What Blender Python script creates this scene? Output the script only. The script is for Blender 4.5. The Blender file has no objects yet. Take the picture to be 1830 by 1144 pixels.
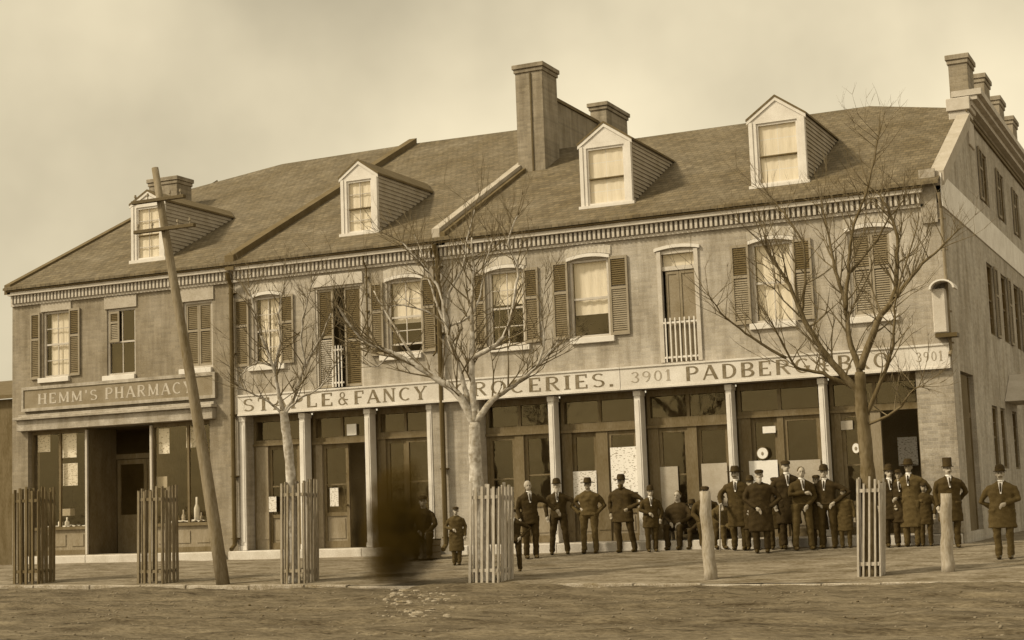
import bpy, bmesh, math, random
from mathutils import Vector, Matrix
rnd = random.Random(7)
R = math.radians
sc = bpy.context.scene
col = sc.collection

# ------------------------------------------------------------------ camera
YAW, PITCH, ROLL, FPX = -.4333, .1176, -.0357, 2829.5
CAM = Vector((0, -32.18, .811))
def cam_axes():
    cy, sy, cp, sp = math.cos(YAW), math.sin(YAW), math.cos(PITCH), math.sin(PITCH)
    cr, sr = math.cos(ROLL), math.sin(ROLL)
    f = Vector((sy*cp, cy*cp, sp)); r0 = Vector((cy, -sy, 0)); u0 = r0.cross(f)
    return cr*r0+sr*u0, -sr*r0+cr*u0, f
RT, UP, FW = cam_axes()
cd = bpy.data.cameras.new('camera'); cam = bpy.data.objects.new('camera', cd); col.objects.link(cam)
cam.matrix_world = Matrix(((RT.x, UP.x, -FW.x, CAM.x), (RT.y, UP.y, -FW.y, CAM.y), (RT.z, UP.z, -FW.z, CAM.z), (0, 0, 0, 1)))
cd.sensor_width = 36; cd.lens = FPX/1830*36; cd.clip_end = 3000; cd.clip_start = .1
sc.camera = cam

# ------------------------------------------------------------------ world, sun, exposure
SUN_EL, SUN_AZ = R(40), R(230)
w = bpy.data.worlds.new("World"); sc.world = w; w.use_nodes = True
nt = w.node_tree; nt.nodes.clear()
N = nt.nodes.new; L = nt.links.new
sky = N('ShaderNodeTexSky'); sky.sky_type = 'NISHITA'; sky.sun_disc = False
sky.sun_elevation = SUN_EL; sky.sun_rotation = SUN_AZ; sky.dust_density = 3
bw = N('ShaderNodeRGBToBW'); L(sky.outputs[0], bw.inputs[0])
tc = N('ShaderNodeTexCoord')
n1 = N('ShaderNodeTexNoise'); n1.inputs['Scale'].default_value = 4.5; n1.inputs['Detail'].default_value = 5; n1.inputs['Roughness'].default_value = .5
L(tc.outputs['Generated'], n1.inputs['Vector'])
n2 = N('ShaderNodeTexNoise'); n2.inputs['Scale'].default_value = 1.7; n2.inputs['Detail'].default_value = 2
mp = N('ShaderNodeMapping'); mp.inputs['Location'].default_value = (.9, .35, .2); L(tc.outputs['Generated'], mp.inputs[0]); L(mp.outputs[0], n2.inputs['Vector'])
ad = N('ShaderNodeMath'); ad.operation = 'ADD'; L(n1.outputs[0], ad.inputs[0]); L(n2.outputs[0], ad.inputs[1])
mr = N('ShaderNodeMapRange'); mr.inputs['From Min'].default_value = .75; mr.inputs['From Max'].default_value = 1.3
mr.inputs['To Min'].default_value = .66; mr.inputs['To Max'].default_value = 1.26
L(ad.outputs[0], mr.inputs['Value'])
sx = N('ShaderNodeSeparateXYZ'); L(tc.outputs['Generated'], sx.inputs[0])
hx = N('ShaderNodeMapRange'); hx.inputs['From Min'].default_value = -.7; hx.inputs['From Max'].default_value = -.2; hx.interpolation_type = 'SMOOTHSTEP'
hx.inputs['To Min'].default_value = .84; hx.inputs['To Max'].default_value = 1.08; L(sx.outputs[0], hx.inputs['Value'])
hm_ = N('ShaderNodeMath'); hm_.operation = 'MULTIPLY'; L(mr.outputs[0], hm_.inputs[0]); L(hx.outputs[0], hm_.inputs[1])
pw = N('ShaderNodeMath'); pw.operation = 'POWER'; pw.inputs[1].default_value = .45; L(bw.outputs[0], pw.inputs[0])
ml = N('ShaderNodeMath'); ml.operation = 'MULTIPLY'; L(pw.outputs[0], ml.inputs[0]); L(hm_.outputs[0], ml.inputs[1])
tint = N('ShaderNodeMix'); tint.data_type = 'RGBA'; tint.blend_type = 'MULTIPLY'; tint.inputs['Factor'].default_value = 1
L(ml.outputs[0], tint.inputs[6]); tint.inputs[7].default_value = (1.15, 1.0, .69, 1)
SKY_GAIN = 2.6
gain = N('ShaderNodeVectorMath'); gain.operation = 'SCALE'; gain.inputs['Scale'].default_value = SKY_GAIN; L(tint.outputs[2], gain.inputs[0])
bg = N('ShaderNodeBackground'); bg.inputs['Strength'].default_value = .15; L(gain.outputs[0], bg.inputs[0])
wo = N('ShaderNodeOutputWorld'); L(bg.outputs[0], wo.inputs[0])
sl = bpy.data.lights.new('sun', 'SUN'); sl.energy = 2.8; sl.angle = R(6.0); sl.color = (1.0, .87, .63)
so = bpy.data.objects.new('sun', sl); col.objects.link(so)
to_sun = Vector((math.sin(SUN_AZ)*math.cos(SUN_EL), math.cos(SUN_AZ)*math.cos(SUN_EL), math.sin(SUN_EL)))
so.rotation_euler = to_sun.to_track_quat('Z', 'Y').to_euler(); so.location = (-20, -30, 30)
vs = sc.view_settings; vs.view_transform = 'Standard'; vs.look = 'None'; vs.exposure = .36; vs.gamma = 1; vs.use_curve_mapping = False

# ------------------------------------------------------------------ helpers
def ray(x, y): return FW*FPX + RT*(x-915) + UP*(572-y)
def at(x, y, Y=0.0):
    d = ray(x, y); t = (Y-CAM.y)/d.y; p = CAM+d*t; return p.x, p.z
def atx(x, y, X):
    d = ray(x, y); t = (X-CAM.x)/d.x; p = CAM+d*t; return p.y, p.z
def px_of(p):
    v = Vector(p)-CAM; z = v.dot(FW); return 915+FPX*v.dot(RT)/z, 572-FPX*v.dot(UP)/z
def rect(x0, x1, yt, yb, Y=0.0):
    ym = (yt+yb)/2; xm = (x0+x1)/2
    return at(x0, ym, Y)[0], at(x1, ym, Y)[0], at(xm, yb, Y)[1], at(xm, yt, Y)[1]

# the old print is brown and cream throughout, so every thing gets a grey of its own turned to that brown
PTS = ((.01, 1.85, .12), (.04, 1.55, .2), (.1, 1.36, .47), (.2, 1.2, .7), (.5, 1.08, .91), (.8, 1.03, .97))
def sepia(v):
    if v <= PTS[0][0]: r, b = PTS[0][1:]
    elif v >= PTS[-1][0]: r, b = PTS[-1][1:]
    else:
        for p, q in zip(PTS, PTS[1:]):
            if p[0] <= v <= q[0]:
                t = math.log(v/p[0])/math.log(q[0]/p[0]); r = p[1]+(q[1]-p[1])*t; b = p[2]+(q[2]-p[2])*t; break
    return (min(.9, v*r), v, v*b, 1)
MATS = {}
def mat(name, v, rough=.85, amt=.25, scale=3.0, fine=40.0, bump=.3, brick=None, stretch=None, spec=.3, streak=False, metal=0):
    if name in MATS: return MATS[name]
    m = bpy.data.materials.new(name); m.use_nodes = True; t = m.node_tree; b = t.nodes['Principled BSDF']
    b.inputs['Roughness'].default_value = rough; b.inputs['Specular IOR Level'].default_value = spec; b.inputs['Metallic'].default_value = metal
    n = t.nodes.new; k = t.links.new
    tcn = n('ShaderNodeTexCoord'); mpn = n('ShaderNodeMapping'); k(tcn.outputs['Object'], mpn.inputs[0])
    if stretch: mpn.inputs['Scale'].default_value = stretch
    a = n('ShaderNodeTexNoise'); a.inputs['Scale'].default_value = scale; a.inputs['Detail'].default_value = 6; a.inputs['Roughness'].default_value = .62; k(mpn.outputs[0], a.inputs['Vector'])
    f = n('ShaderNodeTexNoise'); f.inputs['Scale'].default_value = fine; f.inputs['Detail'].default_value = 3; k(mpn.outputs[0], f.inputs['Vector'])
    mx = n('ShaderNodeMath'); mx.operation = 'MULTIPLY_ADD'; mx.inputs[1].default_value = .5; k(f.outputs[0], mx.inputs[0])
    h = n('ShaderNodeMath'); h.operation = 'MULTIPLY'; h.inputs[1].default_value = .75; k(a.outputs[0], h.inputs[0]); k(h.outputs[0], mx.inputs[2])
    cr = n('ShaderNodeValToRGB'); cr.color_ramp.elements[0].position = .42; cr.color_ramp.elements[1].position = .84
    cr.color_ramp.elements[0].color = sepia(v*(1-amt)); cr.color_ramp.elements[1].color = sepia(min(.85, v*(1+amt)))
    k(mx.outputs[0], cr.inputs[0])
    src = cr.outputs[0]; hgt = mx.outputs[0]
    if brick:
        bw_, bh_, ax = brick[:3]; contrast = brick[3] if len(brick) > 3 else .3
        sp = n('ShaderNodeSeparateXYZ'); k(tcn.outputs['Object'], sp.inputs[0]); cb = n('ShaderNodeCombineXYZ')
        k(sp.outputs[0 if ax == 'x' else 1], cb.inputs[0]); k(sp.outputs[2], cb.inputs[1])
        if ax == 'g': k(sp.outputs[0], cb.inputs[0]); k(sp.outputs[1], cb.inputs[1])
        bt = n('ShaderNodeTexBrick'); bt.inputs['Scale'].default_value = 1; bt.inputs['Brick Width'].default_value = bw_; bt.inputs['Row Height'].default_value = bh_
        bt.inputs['Mortar Size'].default_value = bh_*.09; bt.inputs['Mortar Smooth'].default_value = .3
        bt.inputs['Color1'].default_value = (1, 1, 1, 1); bt.inputs['Color2'].default_value = (1-contrast, 1-contrast, 1-contrast, 1); bt.inputs['Mortar'].default_value = (.93, .92, .88, 1) if not streak else (.5, .5, .5, 1)
        k(cb.outputs[0], bt.inputs['Vector'])
        mm = n('ShaderNodeMix'); mm.data_type = 'RGBA'; mm.blend_type = 'MULTIPLY'; mm.inputs[0].default_value = 1
        k(cr.outputs[0], mm.inputs[6]); k(bt.outputs[0], mm.inputs[7]); src = mm.outputs[2]
        ms = n('ShaderNodeMapping'); ms.inputs['Scale'].default_value = (2.6, 2.6, .35); k(tcn.outputs['Object'], ms.inputs[0])
        ns = n('ShaderNodeTexNoise'); ns.inputs['Scale'].default_value = 1.5; ns.inputs['Detail'].default_value = 5; ns.inputs['Roughness'].default_value = .65; k(ms.outputs[0], ns.inputs['Vector'])
        rs = n('ShaderNodeValToRGB'); rs.color_ramp.elements[0].position = .36; rs.color_ramp.elements[1].position = .58; rs.color_ramp.elements[0].color = (.72, .7, .66, 1); k(ns.outputs[0], rs.inputs[0])
        m3 = n('ShaderNodeMix'); m3.data_type = 'RGBA'; m3.blend_type = 'MULTIPLY'; m3.inputs[0].default_value = 1; k(src, m3.inputs[6]); k(rs.outputs[0], m3.inputs[7]); src = m3.outputs[2]
        s2 = n('ShaderNodeMath'); s2.operation = 'SUBTRACT'; k(mx.outputs[0], s2.inputs[0]); k(bt.outputs['Fac'], s2.inputs[1]); hgt = s2.outputs[0]
    k(src, b.inputs['Base Color'])
    if bump:
        bp = n('ShaderNodeBump'); bp.inputs['Strength'].default_value = bump; bp.inputs['Distance'].default_value = .02; k(hgt, bp.inputs['Height']); k(bp.outputs[0], b.inputs['Normal'])
    MATS[name] = m; return m
def glass_mat(name, tintv=.55):
    m = bpy.data.materials.new(name); m.use_nodes = True; t = m.node_tree; t.nodes.clear(); n = t.nodes.new; k = t.links.new
    g = n('ShaderNodeBsdfGlossy'); g.inputs['Roughness'].default_value = .04; g.inputs['Color'].default_value = (.92, .74, .42, 1)
    tr = n('ShaderNodeBsdfTransparent'); c = sepia(tintv); tr.inputs[0].default_value = c if tintv < 1 else (.97, .95, .9, 1)
    fr = n('ShaderNodeFresnel'); gm = n('ShaderNodeNewGeometry'); im = n('ShaderNodeMapRange'); k(gm.outputs['Backfacing'], im.inputs['Value'])
    im.inputs['To Min'].default_value = 1.7; im.inputs['To Max'].default_value = 1/1.7; k(im.outputs[0], fr.inputs[0])
    nz = n('ShaderNodeTexNoise'); nz.inputs['Scale'].default_value = 3; tcn = n('ShaderNodeTexCoord'); k(tcn.outputs['Object'], nz.inputs['Vector'])
    bp = n('ShaderNodeBump'); bp.inputs['Strength'].default_value = .12; bp.inputs['Distance'].default_value = .02; k(nz.outputs[0], bp.inputs['Height'])
    k(bp.outputs[0], g.inputs['Normal']); k(bp.outputs[0], fr.inputs['Normal'])
    mx = n('ShaderNodeMixShader'); k(fr.outputs[0], mx.inputs[0]); k(tr.outputs[0], mx.inputs[1]); k(g.outputs[0], mx.inputs[2])
    o = n('ShaderNodeOutputMaterial'); k(mx.outputs[0], o.inputs[0]); return m
GLASS = glass_mat('window_glass', 1)
BR1 = mat('weathered_brick_dark', .26, amt=.34, scale=.9, brick=(.21, .072, 'x', .2))
BR2 = mat('weathered_brick_mid', .37, amt=.34, scale=.9, brick=(.21, .072, 'x', .2))
BR3 = mat('painted_brick', .39, amt=.3, scale=.9, brick=(.21, .072, 'x', .2))
BRS = mat('side_brick', .42, amt=.34, scale=.9, brick=(.21, .072, 'y', .2))
BRC = mat('chimney_brick', .27, amt=.22, scale=2, brick=(.21, .072, 'x', .25))
ROOF = mat('roof_shingles', .155, amt=.32, scale=.9, fine=22, brick=(.16, .085, 'x', .3), streak=True, bump=.6)
COPE = mat('coping_boards', .10, amt=.3)
COPL = mat('pale_coping', .36, amt=.2)
WHITE = mat('aged_white_paint', .62, amt=.14, fine=60, bump=.15)
CREAM = mat('cream_trim', .46, amt=.2, fine=60, bump=.15)
LINT = mat('lintel_stone', .36, amt=.25)
STONE = mat('pale_step_stone', .5, amt=.22, scale=2.4)
KERB = mat('kerb_limestone', .27, amt=.6, scale=2.5)
SHUT = mat('shutter_paint', .085, amt=.25, bump=.2)
SHUTF = mat('shutter_frame_paint', .25, amt=.2, bump=.2); SHUTM = mat('shutter_lower_slats', .14, amt=.25, bump=.2)
SHUTP = mat('shutter_paint_pale', .22, amt=.2, bump=.2)
SIGNW = mat('sign_white', .57, amt=.24, scale=1.3, bump=.1)
SIGNG = mat('pharmacy_sign_paint', .2, amt=.3, bump=.1)
INK = mat('sign_letter_ink', .15, amt=.6, scale=8, bump=0)
INKP = mat('sign_letter_pale', .42, amt=.25, scale=8, bump=0)
WOOD = mat('shopfront_wood', .12, amt=.35, scale=4, stretch=(1, 1, .3), bump=.2)
WOODM = mat('shopfront_wood_pale', .2, amt=.3, scale=4, stretch=(1, 1, .3), bump=.2)
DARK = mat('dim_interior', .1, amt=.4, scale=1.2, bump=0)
CURT = mat('lace_curtain', .66, amt=.12, scale=6, fine=60, stretch=(6, 6, .6), bump=.2)
PAPER = mat('old_paper', .74, amt=.1, bump=0)
PAPERD = mat('dim_paper', .34, amt=.2, bump=0)
PIPE = mat('dark_downpipe', .06, rough=.6, amt=.3)
SLAT = mat('weathered_slat', .36, amt=.35, scale=6, stretch=(1, 1, .25))
SLATD = mat('grey_slat_dark', .1, amt=.4, scale=6, stretch=(1, 1, .25))
POLEM = mat('pole_timber', .17, amt=.4, scale=6, stretch=(1, 1, .2))
POSTM = mat('hitching_post_timber', .3, amt=.4, scale=6, stretch=(1, 1, .3), bump=.6)
BARKP = mat('sycamore_bark_pale', .37, amt=.7, scale=4, fine=14, bump=.6)
BARKD = mat('bark_brown', .1, amt=.5, scale=6, fine=18, stretch=(1, 1, .4), bump=.7)
DIRT = mat('trodden_dirt', .1, rough=1, amt=.85, scale=3.2, fine=30, bump=1, stretch=(.35, 1.2, 1))
WALK = mat('gravel_walk', .16, rough=1, amt=.75, scale=3, fine=26, bump=.8, stretch=(.5, 1, 1))
GRND = mat('far_ground', .09, rough=1, amt=.4, scale=.3, fine=5)
for m_, d_ in ((DIRT, .06), (WALK, .05), (BARKD, .04)):
    for n_ in m_.node_tree.nodes:
        if n_.type == 'BUMP': n_.inputs['Distance'].default_value = d_
SKIN = mat('skin', .34, rough=.6, amt=.06, bump=0)
SKIND = mat('skin_weathered', .24, rough=.6, amt=.08, bump=0)
CL = [mat('black_wool', .022, amt=.3, scale=9), mat('brown_wool', .034, amt=.3, scale=9), mat('dark_green_wool', .026, amt=.35, scale=9), mat('grey_wool', .06, amt=.3, scale=9), mat('rust_tweed', .055, amt=.3, scale=9)]
FELT = mat('hat_felt', .02, amt=.3, scale=9)
HAIR = mat('hair_dark', .05, amt=.4, scale=20); HAIRP = mat('hair_pale', .4, amt=.3, scale=20)
LINEN = mat('white_linen', .72, amt=.08)
LEATH = mat('boot_leather', .04, rough=.5, amt=.3)
TARP = mat('dark_tarpaulin', .02, amt=.4, scale=3, fine=12, bump=.7)
SACK = mat('pale_sacking', .42, amt=.3, scale=14)
def poster_mat(name, scale, th, v=.74, ink=.2):
    m = bpy.data.materials.new(name); m.use_nodes = True; t = m.node_tree; b = t.nodes['Principled BSDF']; b.inputs['Roughness'].default_value = .9
    n = t.nodes.new; k = t.links.new; tcn = n('ShaderNodeTexCoord'); a = n('ShaderNodeTexNoise'); a.inputs['Scale'].default_value = scale; a.inputs['Detail'].default_value = 3; mq = n('ShaderNodeMapping'); mq.inputs['Scale'].default_value = (1, 1, 2.4); k(tcn.outputs['Object'], mq.inputs[0]); k(mq.outputs[0], a.inputs['Vector'])
    cr = n('ShaderNodeValToRGB'); cr.color_ramp.elements[0].position = th; cr.color_ramp.elements[1].position = th+.06
    cr.color_ramp.elements[0].color = sepia(ink); cr.color_ramp.elements[1].color = sepia(v); k(a.outputs[0], cr.inputs[0]); k(cr.outputs[0], b.inputs['Base Color']); return m
PRINT = poster_mat('printed_poster', 17, .36); PRINT2 = poster_mat('printed_card', 20, .38, .64)

class MB:
    """collects shapes; fn maps (u, d, v) to world"""
    def __init__(s, fn=None): s.v = []; s.f = []; s.fn = fn
    def add(s, vs, fs):
        b = len(s.v); s.v += [tuple(s.fn(*p)) if s.fn else tuple(p) for p in vs]; s.f += [tuple(b+i for i in f) for f in fs]; return s
    def box(s, x0, x1, y0, y1, z0, z1):
        return s.add([(x0, y0, z0), (x1, y0, z0), (x1, y1, z0), (x0, y1, z0), (x0, y0, z1), (x1, y0, z1), (x1, y1, z1), (x0, y1, z1)],
                     [(0, 3, 2, 1), (4, 5, 6, 7), (0, 1, 5, 4), (1, 2, 6, 5), (2, 3, 7, 6), (3, 0, 4, 7)])
    def prism(s, poly, y0, y1):            # poly in (u, v), extruded in d
        n = len(poly); vs = [(a, y0, b) for a, b in poly]+[(a, y1, b) for a, b in poly]
        return s.add(vs, [tuple(range(n)), tuple(range(2*n-1, n-1, -1))]+[(i, i+n, (i+1) % n+n, (i+1) % n) for i in range(n)])
    def hull8(s, lo, hi):                  # two quads
        return s.add(list(lo)+list(hi), [(3, 2, 1, 0), (4, 5, 6, 7)]+[(i, (i+1) % 4, (i+1) % 4+4, i+4) for i in range(4)])
    def tube(s, pts, rs, n=8, cap=True):
        pts = [Vector(p) for p in pts]; base = []; up = None
        for i, p in enumerate(pts):
            d = (pts[min(i+1, len(pts)-1)]-pts[max(i-1, 0)])
            d = d.normalized() if d.length > 1e-9 else Vector((0, 0, 1))
            a = d.cross(Vector((0, 0, 1)) if abs(d.z) < .9 else Vector((0, 1, 0))) if up is None else up-d*up.dot(d)
            a = a.normalized() if a.length > 1e-6 else Vector((1, 0, 0)); up = a; c = d.cross(a)
            base += [p+(a*math.cos(2*math.pi*k/n)+c*math.sin(2*math.pi*k/n))*rs[i] for k in range(n)]
        fs = [(i*n+k, i*n+(k+1) % n, (i+1)*n+(k+1) % n, (i+1)*n+k) for i in range(len(pts)-1) for k in range(n)]
        if cap: fs += [tuple(range(n-1, -1, -1)), tuple(range((len(pts)-1)*n, len(pts)*n))]
        return s.add(base, fs)
    def loft(s, rings, n=16, cap=True):    # rings: (cx, cy, z, rx, ry)
        vs = [(cx+rx*math.cos(2*math.pi*k/n), cy+ry*math.sin(2*math.pi*k/n), z) for cx, cy, z, rx, ry in rings for k in range(n)]
        fs = [(i*n+k, i*n+(k+1) % n, (i+1)*n+(k+1) % n, (i+1)*n+k) for i in range(len(rings)-1) for k in range(n)]
        if cap: fs += [tuple(range(n-1, -1, -1)), tuple(range((len(rings)-1)*n, len(rings)*n))]
        return s.add(vs, fs)
    def ball(s, c, r, n=12, m=8):
        r = r if hasattr(r, '__len__') else (r, r, r)
        return s.loft([(c[0], c[1], c[2]+r[2]*math.sin(a), max(.001, r[0]*math.cos(a)), max(.001, r[1]*math.cos(a))) for a in [math.pi*(i/m-.5) for i in range(m+1)]], n)
    def build(s, name, m, parent=None, smooth=False, bevel=0):
        off = Vector((0, 0, 0)); p = parent
        while p is not None: off += p.location; p = p.parent
        if s.rel: off = Vector((0, 0, 0))
        me = bpy.data.meshes.new(name); me.from_pydata([tuple(Vector(v)-off) for v in s.v], [], s.f); me.materials.append(m)
        if smooth: me.polygons.foreach_set('use_smooth', [True]*len(me.polygons))
        o = bpy.data.objects.new(name, me); col.objects.link(o)
        if parent is not None: o.parent = parent
        if bevel:
            b = o.modifiers.new('bevel', 'BEVEL'); b.width = bevel; b.segments = 1
        return o
    rel = False
def tag(o, label=None, cat=None, group=None, kind=None):
    if label: o['label'] = label
    if cat: o['category'] = cat
    if group: o['group'] = group
    if kind: o['kind'] = kind
    return o
def empty(name, loc, label=None, cat=None, group=None):
    o = bpy.data.objects.new(name, None); o.location = loc; o.empty_display_size = .3; col.objects.link(o); return tag(o, label, cat, group)
def inst(o, parent, loc):
    c = o.copy(); col.objects.link(c); c.parent = parent; c.location = loc; return c

# ------------------------------------------------------------------ ground
def kerb_z(X):
    P = ((-60, -.36), (-26, -.40), (-16, -.53), (-8, -.585), (-3.5, -.62), (30, -.66))
    for (a, b), (c, d) in zip(P, P[1:]):
        if X <= c: return b+(d-b)*max(0, (X-a)/(c-a))
    return P[-1][1]
def G(X, Y):
    if Y >= -.35: return -.2
    if Y >= -6.5: return -.2+(kerb_z(X)+.2)*((-.35-Y)/6.15)
    zk = kerb_z(X)-.06
    t = min(1, (-6.5-Y)/6); return zk+(-.8-zk)*t
def on_ground(x, y):
    d = ray(x, y); lo, hi = 18.0, 60.0; t0 = 1/FPX
    for _ in range(60):
        m = (lo+hi)/2; p = CAM+d*(m*t0)
        if p.z > G(p.x, p.y): lo = m
        else: hi = m
    p = CAM+d*(lo*t0); return p.x, p.y, G(p.x, p.y)
def hnoise(x, y, s=1.0):
    from mathutils import noise
    return noise.noise(Vector((x*s, y*s, .3)))
def sheet(name, xs, ys, zf, m, kind='structure'):
    vs = [(x, y, zf(x, y)) for y in ys for x in xs]; nx = len(xs)
    fs = [(j*nx+i, j*nx+i+1, (j+1)*nx+i+1, (j+1)*nx+i) for j in range(len(ys)-1) for i in range(nx-1)]
    b = MB(); b.add(vs, fs); return tag(b.build(name, m, smooth=True), kind=kind)
def lin(a, b, n): return [a+(b-a)*i/(n-1) for i in range(n)]
def road_z(x, y):
    edge = min(1, max(0, (-6.56-y)/1.2)); z = G(x, y)+edge*(.05*hnoise(x, y, .8)+.03*hnoise(x*.4, y*1.6, 1.5))+.022*hnoise(x, y, 3.1)+.016*hnoise(x, y, 7)
    for c, d in ((-8.3, .05), (-9.8, .06), (-11.9, .06), (-13.4, .07), (-16.2, .06), (-17.8, .06), (-21, .06)):
        yc = c+.35*hnoise(x, c, .16)+.1*hnoise(x, c, .7); t = (y-yc)/.16
        z -= d*math.exp(-t*t)*(.6+.6*hnoise(x, c, .5)); t = (y-yc-.3)/.14; z += d*.45*math.exp(-t*t)
    z += .035*math.exp(-((y+6.6)/.25)**2)*(.5+1.5*hnoise(x, 9, .6))
    if x > -14 or x < -28: z += .07*math.exp(-((y+6.6)/.3)**2)*(.75+1.1*hnoise(x, 3, .8))
    return z
sheet('ground', lin(-900, 900, 30), lin(-900, 1400, 30), lambda x, y: -1.0, GRND)
sheet('sidewalk', lin(-60, 24, 240), lin(-6.42, -.2, 40), lambda x, y: G(x, y)+.018*hnoise(x, y, 1.3)+.008*hnoise(x, y, 6), WALK)
sheet('side_street', lin(-5.2, 60, 60), lin(-.2, 60, 40), lambda x, y: -.2-.0*y+.015*hnoise(x, y, 1.3), WALK)
sheet('road', lin(-34, 8, 460), [-6.56-27.9*(i/219)**1.5 for i in range(220)][::-1], road_z, DIRT)
kb = MB(); kb.box(-59, 23, -6.575, -6.44, -1.0, -.72); kerb = tag(kb.build('kerb', KERB), kind='structure')
x = -34.0
while x < 2:
    ln = rnd.uniform(.9, 1.7); zc = kerb_z(x+ln/2)
    sunk = .0 if not (-16.2 < x < -12.4) else -.015
    dz = rnd.uniform(-.022, .015)+sunk-(.012 if x > -12 else 0); k_ = MB()
    h0, h1 = kerb_z(x)+dz+.022, kerb_z(x+ln)+dz+.022
    k_.hull8([(x+.01, -6.58, -.72), (x+ln-.01, -6.58, -.72), (x+ln-.01, -6.42, -.72), (x+.01, -6.42, -.72)],
             [(x+.01, -6.58+rnd.uniform(-.015, .01), h0), (x+ln-.01, -6.58+rnd.uniform(-.015, .01), h1), (x+ln-.01, -6.42, h1), (x+.01, -6.42, h0)])
    k_.build('kerb_stone', KERB, kerb, bevel=.012); x += ln
# loose rubble in the road by the added dark volume
st = MB()
for i in range(260):
    a = on_ground(rnd.gauss(742, 34), rnd.gauss(1074, 20)); r = .008+.05*rnd.random()**3
    if a[1] > -6.7: continue
    st.ball((a[0], a[1], road_z(a[0], a[1])+r*.1), (r*rnd.uniform(.8, 2.2), r*rnd.uniform(.6, 1.3), r*rnd.uniform(.4, .9)), 6, 4)
tag(st.build('rubble', mat('rubble_stone', .22, amt=.6, scale=8)), 'scatter of broken stones on the road below the added dark volume', 'rubble', kind='stuff')
st = MB()
for i in range(1500):
    x_, y_ = rnd.uniform(-28, 2), -7-abs(rnd.gauss(0, 6))
    if y_ < -28: continue
    r = rnd.uniform(.008, .026); st.ball((x_, y_, road_z(x_, y_)+r*.3), (r*1.3, r, r*.6), 5, 3)
tag(st.build('pebbles', WALK), 'loose pebbles lying on the dirt road', 'pebbles', kind='stuff')

# ------------------------------------------------------------------ buildings
XL, X12, X23, XR = -29.45, -22.36, -16.66, -5.27
EZ = 6.9
def front(u, d, v): return (u, d, v)
def side(u, d, v): return (XR-d, u, v)
def wall_grid(b, u0, u1, v0, v1, ops, t=.14):
    """wall face at d = 0 with recessed openings (u0, u1, v0, v1, depth)"""
    us = sorted({u0, u1, *[o[0] for o in ops], *[o[1] for o in ops]}); vv = sorted({v0, v1, *[o[2] for o in ops], *[o[3] for o in ops]})
    for a, c in zip(us, us[1:]):
        for e, g in zip(vv, vv[1:]):
            mu, mv = (a+c)/2, (e+g)/2
            if any(o[0] < mu < o[1] and o[2] < mv < o[3] for o in ops): continue
            b.add([(a, 0, e), (c, 0, e), (c, 0, g), (a, 0, g)], [(0, 1, 2, 3)])
    for o in ops:
        a, c, e, g = o[:4]; d = o[4] if len(o) > 4 else t
        b.add([(a, 0, e), (c, 0, e), (c, 0, g), (a, 0, g), (a, d, e), (c, d, e), (c, d, g), (a, d, g)], [(0, 1, 5, 4), (1, 2, 6, 5), (2, 3, 7, 6), (3, 0, 4, 7)])
def arc_head(b, u0, u1, v, rise, h, d0, d1, n=10):
    for i in range(n):
        t0, t1 = i/n, (i+1)/n
        a, c = u0+(u1-u0)*t0, u0+(u1-u0)*t1
        z0, z1 = v+rise*4*t0*(1-t0), v+rise*4*t1*(1-t1)
        b.prism([(a, z0), (c, z1), (c, z1+h), (a, z0+h)], d0, d1)
def shutter(par, u0, u1, v0, v1, fn=front, d=-.05, m=None, split=.42, light=False, um_=None):
    b = MB(fn); w_ = .045; mid = v1-(v1-v0)*split
    for a, c in ((u0, u0+w_), (u1-w_, u1)): b.box(a, c, d, d+.035, v0, v1)
    for z in (v0, mid, v1-.06): b.box(u0+w_, u1-w_, d+.001, d+.034, z, z+.06)
    n = max(8, int((v1-v0)/.05)); nf = len(b.f); up_ = []
    for i in range(n):
        z = v0+.06+(v1-v0-.12)*i/n
        if mid-.03 < z < mid+.06: continue
        b.add([(u0+w_, d+.008, z), (u1-w_, d+.008, z), (u1-w_, d+.028, z+.042), (u0+w_, d+.028, z+.042)], [(0, 1, 2, 3)]); up_.append(z > mid)
    o = b.build('shutter', SHUTF, par); o.data.materials.append(um_ or SHUT); o.data.materials.append(m or SHUTM)
    for i, u in enumerate(up_): o.data.polygons[nf+i].material_index = 1 if u else 2
    return o
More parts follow.
